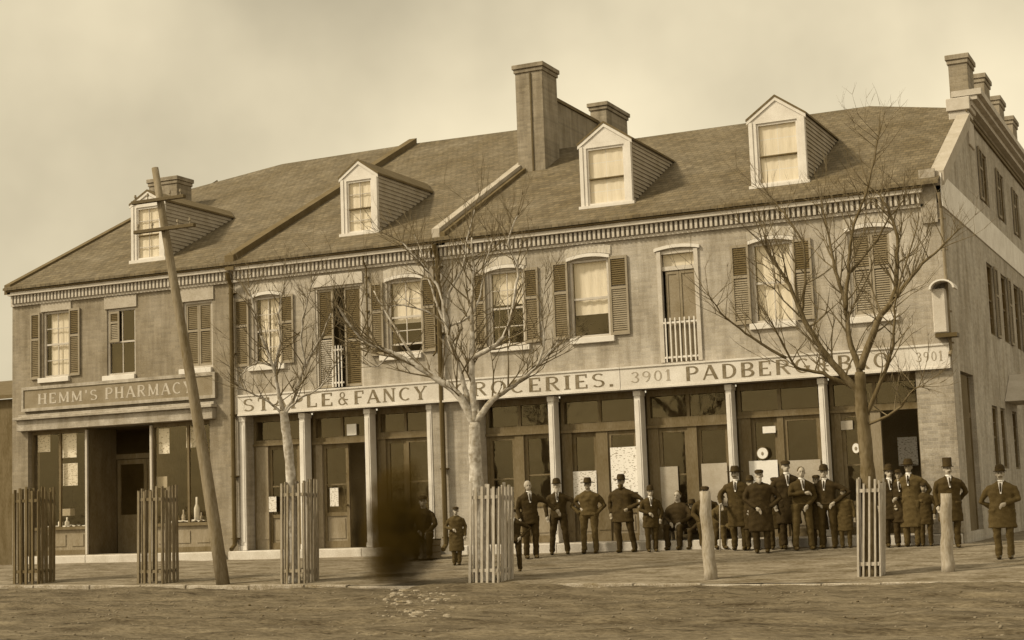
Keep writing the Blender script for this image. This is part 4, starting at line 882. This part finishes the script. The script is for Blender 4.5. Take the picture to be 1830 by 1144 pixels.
def bench(x0, x1, yb, label, h=.44):
    p0, p1 = on_ground(x0, yb), on_ground(x1, yb-2); Y = (p0[1]+p1[1])/2; z = (p0[2]+p1[2])/2
    e = empty('bench', ((p0[0]+p1[0])/2, Y, z), label, 'bench'); b = MB(); b.box(p0[0], p1[0], Y-.18, Y+.18, z+h-.05, z+h); b.build('seat', WOODM, e)
    for X in (p0[0]+.12, p1[0]-.16): 
        for s in (-1, 1): q = MB(); q.hull8([(X, Y+s*.16-.03, z), (X+.05, Y+s*.16-.03, z), (X+.05, Y+s*.16+.03, z), (X, Y+s*.16+.03, z)], [(X, Y+s*.1-.03, z+h-.051), (X+.05, Y+s*.1-.03, z+h-.051), (X+.05, Y+s*.1+.03, z+h-.051), (X, Y+s*.1+.03, z+h-.051)]); q.build('leg', WOODM, e)
    return (p0[0], p1[0], Y, z+h)
BN = bench(1192, 1302, 982, 'low plank bench along the storefront under the two seated men')

# ------------------------------------------------------------------ trees
def tree(label, m, trunk, limbs, Yd, seed, twig=1.0, tr=(.1, .08), bm=None):
    rg = random.Random(seed)
    def W(p, Y): X, Z = at(p[0], p[1], Y); return Vector((X, Y, Z))
    bX, bZ = at(trunk[0][0], trunk[0][1], Yd); base = Vector((bX, Yd, G(bX, Yd)))
    tr_e = empty('bare_tree', base, label, 'tree', 'bare young trees along the kerb')
    def smooth_(pts, k=3):
        out = []
        for i in range(len(pts)-1):
            a, b_ = pts[i], pts[i+1]; pa = pts[max(0, i-1)]; pb = pts[min(len(pts)-1, i+2)]
            for j in range(k):
                t = j/k; out.append(.5*((2*a)+(b_-pa)*t+(2*pa-5*a+4*b_-pb)*t*t+(3*a-pa-3*b_+pb)*t**3))
        out.append(pts[-1]); return out
    tp = [W(p, Yd) for p in trunk]; tp[0].z = base.z-.1; tp = smooth_(tp, 4); n = len(tp)
    b = MB(); b.tube(tp, [(tr[0]+(tr[1]-tr[0])*i/(n-1))*(1+.35*max(0, 1-i/2.5))*(1+.07*math.sin(i*1.7)+.04*math.sin(i*3.1))*(1 if i < n-2 else .9) for i in range(n)], 12); b.build('trunk', m, tr_e, smooth=True)
    B = MB(); TW = MB()
    def grow(p, d, ln_, r, lev):
        k = 4; pts = [p]; cur = p.copy(); dd = d.normalized()
        for i in range(k):
            dd = (dd+Vector((rg.uniform(-.28, .28), rg.uniform(-.28, .28), rg.uniform(-.1, .3)))*.6).normalized(); cur = cur+dd*ln_/k; pts.append(cur.copy())
        TW.tube(pts, [r*(1-.75*i/k) for i in range(k+1)], 5 if r > .012 else 4)
        if lev > 0:
            for q in range(rg.randint(2, 4)):
                i = rg.randint(1, k); nd = (pts[i]-pts[i-1]).normalized()+Vector((rg.uniform(-.9, .9), rg.uniform(-.8, .8), rg.uniform(-.2, .7)))
                grow(pts[i], nd, ln_*rg.uniform(.4, .75), r*rg.uniform(.45, .62), lev-1)
    for li, (poly, r0, r1, dy) in enumerate(limbs):
        m_ = len(poly); pts = [W(p, Yd+dy*((i/(m_-1))**1.3)) for i, p in enumerate(poly)]; pts = smooth_(pts, 4); n = len(pts)
        pts = [p+Vector((rg.uniform(-.014, .014), rg.uniform(-.02, .02), rg.uniform(-.01, .01))) if 0 < i < n-1 else p for i, p in enumerate(pts)]
        B.tube(pts, [r0+(r1-r0)*(i/(n-1))**.8 for i in range(n)], 8)
        for i in range(3, n):
            fr = i/n; cnt = (1 if rg.random() < .75*twig else 0)+(1 if fr > .6 and rg.random() < .5*twig else 0)
            for _ in range(cnt):
                d = (pts[i]-pts[i-1]).normalized()*.6+Vector((rg.uniform(-1, 1), rg.uniform(-.9, .9), rg.uniform(-.15, .9)))
                rr = r0+(r1-r0)*fr**.8; grow(pts[i], d, rg.uniform(.35, 1.05)*(1.1-.3*fr), max(.0075, min(.02, rr*.5)), 2 if rg.random() < .55 else 1)
        grow(pts[-1], pts[-1]-pts[-2], rg.uniform(.4, .8), r1*.9, 2)
    B.build('branches', m, tr_e, smooth=True); TW.build('twigs', TWG, tr_e)
    return tr_e
BARKM = mat('bark_mid', .33, amt=.5, scale=6, fine=18, bump=.6)
TWG = mat('twig_bark', .13, amt=.4, bump=0)
tree('slender pale-barked young tree in front of the leftmost white columns', BARKP,
     [(526, 1038), (523, 960), (520, 860), (515, 800), (510, 760), (507, 735)],
     [([(507, 738), (497, 700), (488, 655), (472, 615), (455, 560), (445, 515)], .05, .014, -.4),
      ([(490, 662), (500, 615), (499, 560), (508, 510)], .035, .012, .3),
      ([(507, 738), (528, 705), (545, 655), (572, 605), (592, 560)], .045, .012, .4),
      ([(508, 745), (480, 718), (450, 703), (425, 690)], .03, .01, -.6),
      ([(508, 742), (535, 712), (572, 692), (598, 650)], .03, .01, .2),
      ([(545, 655), (538, 600), (547, 545), (558, 505)], .028, .01, -.3),
      ([(488, 655), (462, 648), (440, 660), (428, 675)], .022, .008, -.5)], -5.85, 3, 1.3, (.1, .085), BARKP)
tree('large white-barked bare tree rising in front of the grocery signboard', BARKP,
     [(868, 1040), (860, 950), (852, 870), (849, 810), (848, 755)],
     [([(848, 760), (824, 712), (790, 682), (745, 655), (700, 630), (655, 612), (622, 575), (603, 545)], .095, .014, -.9),
      ([(745, 655), (722, 610), (690, 560), (668, 520)], .035, .01, .4),
      ([(848, 760), (845, 690), (843, 620), (843, 540), (846, 480), (843, 425)], .08, .015, .2),
      ([(838, 720), (818, 650), (797, 585), (790, 530), (768, 490), (738, 455), (716, 432)], .055, .012, -.3),
      ([(797, 585), (803, 525), (826, 480), (834, 425), (848, 375)], .04, .01, .3),
      ([(797, 585), (775, 530), (760, 470), (740, 420)], .03, .009, .6),
      ([(849, 755), (880, 716), (920, 688), (960, 655), (990, 622)], .075, .013, .5),
      ([(960, 655), (972, 610), (968, 560), (975, 500)], .03, .009, .2),
      ([(845, 640), (880, 620), (905, 593), (918, 540), (925, 480), (908, 435), (925, 385)], .055, .01, -.4),
      ([(797, 585), (770, 560), (720, 545), (690, 552)], .025, .008, -.5),
      ([(800, 582), (830, 572), (855, 540), (865, 480), (880, 430)], .03, .009, .3),
      ([(700, 630), (672, 655), (650, 650)], .02, .007, -.3)], -5.8, 11, 1.6, (.15, .108), BARKP)
tree('brown-barked bare tree with wide spreading crown before the corner signboard', BARKD,
     [(1558, 1022), (1556, 940), (1552, 860), (1546, 790), (1539, 720), (1537, 665)],
     [([(1540, 705), (1500, 662), (1460, 612), (1432, 560), (1412, 510), (1378, 460), (1362, 432)], .075, .014, -.6),
      ([(1520, 690), (1470, 668), (1422, 655), (1398, 612), (1372, 565)], .04, .01, -1.0),
      ([(1405, 640), (1345, 605), (1298, 568), (1268, 530)], .03, .008, -.8),
      ([(1537, 668), (1517, 600), (1510, 540), (1492, 480), (1482, 425), (1470, 370)], .06, .012, .5),
      ([(1511, 555), (1516, 490), (1522, 420), (1546, 350), (1562, 290), (1570, 245)], .04, .009, -.2),
      ([(1538, 660), (1568, 575), (1597, 530), (1603, 470), (1601, 410), (1580, 360), (1552, 330)], .07, .01, .3),
      ([(1600, 532), (1640, 482), (1678, 445), (1712, 412)], .04, .009, .6),
      ([(1545, 745), (1580, 670), (1598, 600), (1602, 530), (1640, 400)], .045, .009, -.4),
      ([(1432, 560), (1440, 490), (1432, 430), (1400, 380), (1372, 345)], .03, .008, .3),
      ([(1546, 760), (1600, 735), (1628, 700), (1650, 690)], .03, .008, -.5),
      ([(1515, 490), (1560, 440), (1590, 390), (1620, 350)], .028, .008, .4)], -5.35, 23, 1.6, (.145, .095))

# ------------------------------------------------------------------ people
def remeshed(b, name, m, parent, vox, it=4, fold=False):
    seed = rnd.uniform(0, 90)
    me = bpy.data.meshes.new(name); me.from_pydata(b.v, [], b.f); o = bpy.data.objects.new('tmp', me); col.objects.link(o)
    r = o.modifiers.new('r', 'REMESH'); r.mode = 'VOXEL'; r.voxel_size = vox
    s = o.modifiers.new('s', 'SMOOTH'); s.factor = .5; s.iterations = it
    dg = bpy.context.evaluated_depsgraph_get(); nm = bpy.data.meshes.new_from_object(o.evaluated_get(dg)); nm.name = name
    if fold:
        import numpy as np
        nv = len(nm.vertices); c = np.empty(nv*3, 'f'); g = np.empty(nv*3, 'f'); nm.vertices.foreach_get('co', c); nm.vertices.foreach_get('normal', g)
        c = c.reshape(-1, 3); g = g.reshape(-1, 3); X_, Y_, Z_ = c.T
        f = .006*np.sin(31*X_+seed+2.2*np.sin(9*Z_+seed))*np.sin(23*Y_+seed*2+1.7*np.sin(7*Z_))+.005*np.sin(38*Z_+8*X_+2.5*np.sin(11*X_+seed)+seed)*np.sin(13*Z_+6*Y_+seed*3)
        c += g*f[:, None]; nm.vertices.foreach_set('co', c.ravel()); nm.update()
    bpy.data.objects.remove(o); nm.materials.clear(); nm.materials.append(m); nm.polygons.foreach_set('use_smooth', [True]*len(nm.polygons))
    ob = bpy.data.objects.new(name, nm); col.objects.link(ob); ob.parent = parent; return ob
class MBr(MB): rel = True
ARMS = {  # elbow, wrist for the figure's right hand (x < 0) as offsets in metres for a 1.75 m figure
 'down': ((-.27, .02, 1.14), (-.27, -.06, .90)), 'hip': ((-.42, .06, 1.18), (-.2, -.12, 1.0)), 'pocket': ((-.34, .06, 1.15), (-.2, -.08, .93)),
 'front': ((-.27, -.04, 1.15), (-.08, -.24, 1.08)), 'clasp': ((-.27, -.03, 1.13), (-.05, -.2, .95)), 'out': ((-.42, -.02, 1.24), (-.58, -.1, 1.08)), 'lap': ((-.26, -.08, 1.15), (-.12, -.3, 1.0)),
 'cane': ((-.3, -.08, 1.17), (-.32, -.26, .98)), 'cross': ((-.26, -.08, 1.18), (.02, -.22, 1.2)), 'back': ((-.32, .14, 1.14), (-.2, .2, .95))}
def person(x_, yf, yh, label, arms=('down', 'down'), hat='bowler', cloth=0, trou=None, coat=.82, wide=1.0, spread=.11, lean=0.0, turn=0.0, seated=False, shirt=True, beard=None, skin=None, legs=None, hatm=None, group='people standing outside the stores', hair=HAIR, pos=None, hscale=1.0, head_turn=0, prop=None):
    p = Vector(pos) if pos else Vector(on_ground(x_, yf))
    if not pos and p.y > -.7: p = Vector((at(x_, yf-60, -.7)[0], -.7, 0)); p.z = G(p.x, p.y)
    Zt = at(x_, yh, p.y)[1]; Hh = (Zt-p.z)
    hatH = {'bowler': .10, 'brim': .10, 'cap': .03, 'top': .17, None: 0}[hat]
    s = Hh/(1.75+hatH-(.42 if seated else 0)); e = empty('person', p, label, 'person', group)
    e.scale = (s, s, s); to = CAM-p; e.rotation_euler[2] = math.atan2(to.x, -to.y)*.8+turn
    skin = skin or SKIN; cm = CL[cloth]; tm = CL[trou if trou is not None else cloth]; dz = -.42 if seated else 0; W_ = wide
    lx = lambda z: lean*(z-.9)
    def S(v): return (v[0]+lx(v[2]), v[1], v[2]+dz)
    hd = (lx(1.64)+rnd.uniform(-.015, .015), -.02+rnd.uniform(-.02, .01), 1.635+dz); head_turn = rnd.uniform(-1, 1)
    # body: one continuous mesh
    b = MBr()
    b.loft([(S((0, 0, .86))[0], 0, .86+dz, .12, .085), (lx(1.1), 0, 1.1+dz, .13*W_, .085), (lx(1.33), 0, 1.33+dz, .14*W_, .085), (lx(1.4), 0, 1.4+dz, .1*W_, .06), (lx(1.48), 0, 1.48+dz, .06, .055), (lx(1.56), -.01, 1.56+dz, .052, .055)], 16)
    b.ball((hd[0], hd[1]+.012, hd[2]+.025), (.078, .095, .098), 16, 12)
    b.ball((hd[0], hd[1]-.022, hd[2]-.045), (.058, .068, .072), 14, 10)
    ht = head_turn; nx = hd[0]+.03*ht
    b.tube([(nx*1.0, hd[1]-.075, hd[2]+.02), (nx, hd[1]-.108, hd[2]-.022), (nx, hd[1]-.085, hd[2]-.035)], [.011, .017, .01], 8)
    for sg in (-1, 1): b.ball((hd[0]+sg*.08, hd[1]+.01, hd[2]-.005), (.012, .022, .032), 8, 6)
    b.ball((nx, hd[1]-.085, hd[2]-.06), (.024, .01, .009), 8, 6)
    hips = {}
    wr = []
    for sg, pose in ((-1, arms[0]), (1, arms[1])):
        el, wv = [Vector((v[0]*-sg+rnd.uniform(-.03, .03), v[1]+rnd.uniform(-.04, .04), v[2]+rnd.uniform(-.03, .03))) for v in ARMS[pose]]
        el.x *= (1+(W_-1)*.6); sh = Vector((sg*.172*W_, 0, 1.405)); el, wv, sh = Vector(S(el)), Vector(S(wv)), Vector(S(sh))
        b.tube([sh+Vector((0, 0, -.05)), (sh+el)/2, el, (el+wv)/2, wv], [.04, .045, .038, .036, .026], 10)
        d = (wv-el).normalized(); dn = (d*.6+Vector((0, -.1, -.8))).normalized() if pose in ('down', 'pocket', 'back') else d
        side_ = dn.cross(Vector((0, 1, 0)) if abs(dn.y) < .8 else Vector((0, 0, 1))).normalized()*sg
        if pose != 'pocket':
            pc = wv+dn*.045; b.tube([wv, wv+dn*.03, wv+dn*.085], [.025, .036, .034], 8)
            for k, ln_ in enumerate((.062, .075, .07, .055)):
                o = side_*(.03-.02*k); curl = Vector((0, -.012, 0)) if pose in ('down',) else Vector((0, .01, -.02))
                f0 = wv+dn*.08+o; b.tube([wv+dn*.05+o*.8, f0, f0+dn*ln_*.55+curl, f0+dn*ln_+curl*2.4], [.011, .0105, .0098, .008], 6)
            th = wv+dn*.03+side_*.03; b.tube([wv+dn*.02+side_*.01, th+side_*.012, th+side_*.018+dn*.04+Vector((0, -.012, 0))], [.014, .012, .009], 6)
        wr.append((sh, el, wv))
    # legs
    lg = []
    for i, sg in enumerate((-1, 1)):
        if seated: hp, kn, an = Vector((sg*.1, 0, .93+dz)), Vector((sg*(.12+spread*.4), -.42, .94+dz)), Vector((sg*(.11+spread*.3), -.4, .1))
        else:
            ax = sg*spread if not legs else legs[i][0]; ay = 0 if not legs else legs[i][1]
            hp, an = Vector((sg*.095*W_, 0, .93)), Vector((ax, ay, .1)); kn = (hp+an)/2+Vector((0, -.035, 0))
        b.tube([hp, kn, an], [.07, .05, .035], 10); lg.append((hp, kn, an))
    body = remeshed(b, 'body', skin, e, .0125, 2)
    # trousers
    t = MBr()
    for hp, kn, an in lg:
        t.tube([hp+Vector((0, 0, .03)), (hp+kn)/2, kn, (kn+an)/2, an+Vector((0, 0, -.03))], [.112*W_**.5, .098, .08, .072, .07], 12)
    t.ball((0, 0, .95+dz), (.17*W_, .13, .12), 14, 8); remeshed(t, 'trousers', tm, e, .018, 3, True)
    # boots
    for hp, kn, an in lg:
        q = MBr(); q.ball((an.x, an.y-.07, .04), (.05, .14, .045), 12, 8); q.tube([(an.x, an.y, .03), (an.x, an.y+.01, .15)], [.048, .052], 10); q.ball((an.x, an.y+.03, .035), (.042, .05, .04), 10, 6); remeshed(q, 'boot', LEATH, e, .014, 2)
    # coat with sleeves
    c = MBr(); hem = max(coat, .93) if seated else coat
    rings = [(lx(hem), 0, hem+dz, (.2 if hem < .75 else .185)*W_, .155), (lx(.98), 0, .98+dz, .178*W_, .138), (lx(1.12), 0, 1.12+dz, .168*W_, .128), (lx(1.28), 0, 1.28+dz, .19*W_, .135), (lx(1.38), 0, 1.38+dz, .2*W_, .13), (lx(1.43), 0, 1.43+dz, .175*W_, .105), (lx(1.465), 0, 1.465+dz, .12*W_, .09), (lx(1.49), .005, 1.49+dz, .085, .075)]
    if hem < .98: pass
    c.loft([r for r in rings if True], 18)
    for sh, el, wv in wr: c.tube([sh+Vector((-.06 if sh.x > lx(1.4) else .06, 0, -.03)), sh+Vector((0, 0, -.05)), (sh+el)/2, el, (el+wv)/2, wv], [.07, .075, .066, .058, .053, .047], 10)
    c.tube([(lx(1.5)+.07*math.cos(a), .0+.062*math.sin(a)-.01, 1.495+dz-.015*math.sin(a)*-1) for a in [2*math.pi*i/12 for i in range(13)]], [.02]*13, 6)
    remeshed(c, 'coat', cm, e, .016, 3, True)
    if shirt:
        q = MBr(); X = lx(1.42); q.hull8([(X-.012, -.15, 1.26+dz), (X+.012, -.15, 1.26+dz), (X+.012, -.10, 1.26+dz), (X-.012, -.10, 1.26+dz)], [(X-.045, -.105, 1.49+dz), (X+.045, -.105, 1.49+dz), (X+.045, -.06, 1.49+dz), (X-.045, -.06, 1.49+dz)]); q.build('shirt_front', LINEN, e)
        q = MBr(); q.loft([(X, -.012, 1.492+dz, .064, .066), (X, -.016, 1.53+dz, .06, .063)], 14); q.build('collar', LINEN, e, smooth=True)
        q = MBr(); q.tube([(X, -.125, 1.47+dz), (X, -.15, 1.38+dz), (X, -.155, 1.3+dz)], [.014, .018, .012], 6); q.build('necktie', FELT, e)
    # buttons
    for k in range(3): q = MBr(); q.ball((lx(1.15)+.012, -.142, 1.22-.09*k+dz), (.011, .006, .011), 6, 4); q.build('button', LEATH, e)
    # face
    for sg in (-1, 1):
        q = MBr(); q.ball((hd[0]+sg*.029+.02*ht, hd[1]-.084, hd[2]+.018), (.012, .008, .008), 8, 6); q.build('eye', HAIR, e)
        q = MBr(); q.tube([(hd[0]+sg*.012+.02*ht, hd[1]-.092, hd[2]+.037), (hd[0]+sg*.048+.02*ht, hd[1]-.083, hd[2]+.036)], [.006, .004], 6); q.build('eyebrow', hair, e)
    hb = MBr(); hb.ball((hd[0], hd[1]+.03, hd[2]+.035), (.086, .092, .1), 16, 10)
    remeshed(hb, 'hair', hair, e, .014, 2)
    if beard == 'moustache': q = MBr(); q.ball((nx-.02, hd[1]-.098, hd[2]-.046), (.028, .012, .011), 8, 6); q.ball((nx+.02, hd[1]-.098, hd[2]-.046), (.028, .012, .011), 8, 6); q.build('moustache', hair, e, smooth=True)
    if beard == 'full': q = MBr(); q.ball((hd[0], hd[1]-.045, hd[2]-.085), (.062, .055, .065), 12, 8); q.ball((hd[0], hd[1]-.07, hd[2]-.13), (.04, .04, .05), 12, 8); remeshed(q, 'beard', hair, e, .012, 2)
    if hat:
        q = MBr(); hx, hy, hz = hd[0], hd[1]+.012, hd[2]+.06
        if hat == 'bowler': q.loft([(hx, hy, hz, .125, .15), (hx, hy, hz+.012, .13, .155), (hx, hy, hz+.016, .098, .113), (hx, hy, hz+.08, .095, .108), (hx, hy, hz+.125, .075, .085), (hx, hy, hz+.148, .03, .035)], 20)
        if hat == 'brim': q.loft([(hx, hy, hz-.005, .18, .19), (hx, hy, hz+.008, .185, .195), (hx, hy, hz+.014, .1, .115), (hx, hy, hz+.09, .09, .1), (hx, hy, hz+.13, .07, .085), (hx, hy, hz+.12, .02, .04)], 20)
        if hat == 'top': q.loft([(hx, hy, hz, .13, .155), (hx, hy, hz+.012, .132, .157), (hx, hy, hz+.016, .095, .11), (hx, hy, hz+.19, .098, .112), (hx, hy, hz+.2, .08, .09)], 20)
        if hat == 'cap': q.loft([(hx, hy-.03, hz-.002, .09, .14), (hx, hy-.03, hz+.01, .092, .142), (hx, hy, hz+.012, .094, .108), (hx, hy, hz+.05, .098, .11), (hx, hy, hz+.075, .05, .06)], 18)
        q.build('hat', hatm or FELT, e, smooth=True)
        if hat != 'cap': q = MBr(); q.loft([(hx, hy, hz+.017, .1, .115), (hx, hy, hz+.045, .0995, .114)], 20, False); q.build('hat_band', CL[1], e, smooth=True)
    return e
person(817, 1010, 905, 'child in a cap and long dark coat standing left of the large tree guard', hat='cap', cloth=3, coat=.42, spread=.07, arms=('front', 'down'), shirt=False, wide=1.2)
person(921, 1022, 909, 'boy in a dark cap standing with legs apart right of the large tree guard', hat='cap', cloth=2, legs=((-.24, -.05), (.13, .1)), arms=('down', 'hip'), coat=.85, lean=-.03, wide=1.15)
person(950, 998, 860, 'bareheaded pale-haired man in a dark suit, leftmost of the line of men', hat=None, cloth=2, arms=('down', 'out'), hair=HAIRP, beard='moustache', coat=.78, turn=.3, wide=1.12, lean=-.03)
person(1001, 991, 853, 'man in a bowler with a white beard, one arm stretched to the man in brown', hat='bowler', cloth=2, arms=('down', 'out'), beard='full', hair=HAIRP, coat=.88, spread=.19, wide=1.12, lean=-.02)
person(1053, 988, 851, 'man in a tilted broad hat and brown suit with hands in pockets', hat='brim', cloth=4, trou=3, arms=('pocket', 'pocket'), coat=.9, wide=1.32, spread=.15, shirt=False, skin=SKIND, turn=-.2)
person(1113, 987, 845, 'stout man in a broad dark hat before the large white poster', hat='brim', cloth=2, arms=('down', 'hip'), coat=.7, wide=1.42, spread=.15, shirt=False, skin=SKIND, beard='full', turn=-.35, legs=((-.1, 0), (.24, .1)))
person(1163, 984, 866, 'shorter man in a dark hat holding a small pale object at his chest', hat='bowler', cloth=1, arms=('front', 'down'), coat=.66, spread=.1, wide=1.22, turn=.25)
seat_z = BN[3]
def seated(x_, yh, *a, **k):
    X = at(x_, 930, BN[2])[0]; return person(x_, 0, yh, *a, seated=True, pos=(X, BN[2]-.02, seat_z-.44), group='people seated on the bench', **k)
seated(1214, 878, 'bareheaded person seated on the bench behind, in front of the grey sheet', hat=None, cloth=0, arms=('lap', 'lap'), wide=1.35, shirt=False, turn=-.3)
seated(1262, 868, 'person in a dark cap seated behind the leaning hitching post', hat='cap', cloth=1, arms=('lap', 'lap'), shirt=True, wide=1.2, turn=.2)
seated(1290, 884, 'person in dark clothes seated at the right end of the bench beside the cane holder', hat='cap', cloth=3, arms=('lap', 'down'), shirt=False, wide=1.2, turn=.5, skin=SKIND)
seated(1238, 890, 'person leaning forward on the bench between the bareheaded sitter and the hitching post', hat='brim', cloth=0, arms=('lap', 'lap'), shirt=False, wide=1.25, turn=-.5, skin=SKIND)
P10 = person(1320, 983, 830, 'man in a dark hat leaning on a cane at the left of the right-hand group', hat='brim', cloth=1, arms=('cane', 'down'), coat=.5, wide=1.3, beard='moustache', turn=-.15, lean=-.03)
person(1363, 988, 838, 'man in a black fur cap and long dark coat before the square white bill', hat='cap', cloth=0, arms=('clasp', 'pocket'), coat=.45, wide=1.38, beard='full', hair=HAIRP, hatm=FELT, shirt=False)
person(1343, 975, 848, 'man half hidden between the cane holder and the man in the fur cap', hat='bowler', cloth=2, arms=('down', 'down'), coat=.5, wide=1.2, shirt=False, skin=SKIND)
person(1386, 974, 852, 'man half hidden between the fur-capped man and the tall man behind', hat='cap', cloth=1, arms=('down', 'down'), coat=.5, wide=1.2, skin=SKIND, beard='full')
person(1461, 974, 848, 'man half hidden behind the arms of the crossed-arm man and his hatted neighbour', hat='cap', cloth=0, arms=('down', 'down'), coat=.45, wide=1.25, shirt=False, skin=SKIND)
person(1409, 976, 822, 'tall man standing behind with only head and shoulders clear', hat='cap', cloth=0, arms=('down', 'down'), coat=.5, wide=1.3, turn=.2)
person(1437, 983, 835, 'bareheaded man in an open dark jacket with a white collar, arms crossed', hat=None, cloth=1, trou=4, arms=('cross', 'clasp'), coat=.95, spread=.17, lean=.04, wide=1.2, turn=.3)
person(1482, 980, 828, 'man in a tilted dark hat with both hands on his hips', hat='bowler', cloth=0, trou=1, arms=('hip', 'hip'), coat=.95, spread=.14, wide=1.25, turn=-.2, lean=-.02)
person(1509, 973, 872, 'short person half hidden between the man with hands on hips and the tree box', hat='cap', cloth=4, arms=('down', 'down'), coat=.5, wide=1.25, shirt=False, skin=SKIND)
person(1592, 972, 828, 'man at the left of the open corner doorway with a pale hand showing', hat='bowler', cloth=0, arms=('down', 'front'), coat=.6, wide=1.2, turn=.2)
person(1610, 970, 838, 'man between the pale-handed man and the long-overcoated man, set back in the doorway', hat='cap', cloth=0, arms=('down', 'down'), coat=.55, wide=1.2, skin=SKIND)
person(1628, 973, 817, 'tall man in a long grey overcoat in front of the open corner doorway', hat='brim', cloth=3, arms=('down', 'pocket'), coat=.4, wide=1.35, skin=SKIND, turn=-.15)
person(1653, 969, 862, 'person in dark clothes half hidden behind the tall man in the long overcoat', hat='cap', cloth=1, arms=('down', 'down'), coat=.6, shirt=False, skin=SKIND, wide=1.1)
person(1703, 979, 815, 'man in a tall dark hat standing behind the upright hitching post', hat='top', cloth=1, arms=('down', 'back'), coat=.55, wide=1.32, beard='moustache', turn=.2)
person(1797, 999, 828, 'man in a brown coat and dark hat at the right edge of the photograph', hat='bowler', cloth=4, arms=('back', 'front'), coat=.6, wide=1.4, beard='moustache', turn=-.1, lean=.03)
a7 = on_ground(757, 1000)
person(757, 0, 885, 'dark-clothed person seated by the middle pier beside the added dark volume', hat='cap', cloth=2, arms=('lap', 'lap'), seated=True, pos=(at(757, 930, -1.2)[0], -1.2, G(-16.8, -1.2)), shirt=False, group='people seated by the stores')
crate(757, 999, .6, .45, .43, 'low crate under the person seated by the middle pier')
# cane
w_ = P10.matrix_basis @ Vector((-.33, -.33, .95)); q = MB(); q.tube([(w_.x-.02, w_.y-.08, G(w_.x, w_.y-.1)), (w_.x, w_.y, w_.z), (w_.x+.01, w_.y, w_.z+.05), (w_.x+.05, w_.y, w_.z+.06)], [.014, .014, .014, .014], 8); tag(q.build('cane', SLAT, smooth=True), 'thin pale cane held by the man at the left of the right-hand group', 'cane')
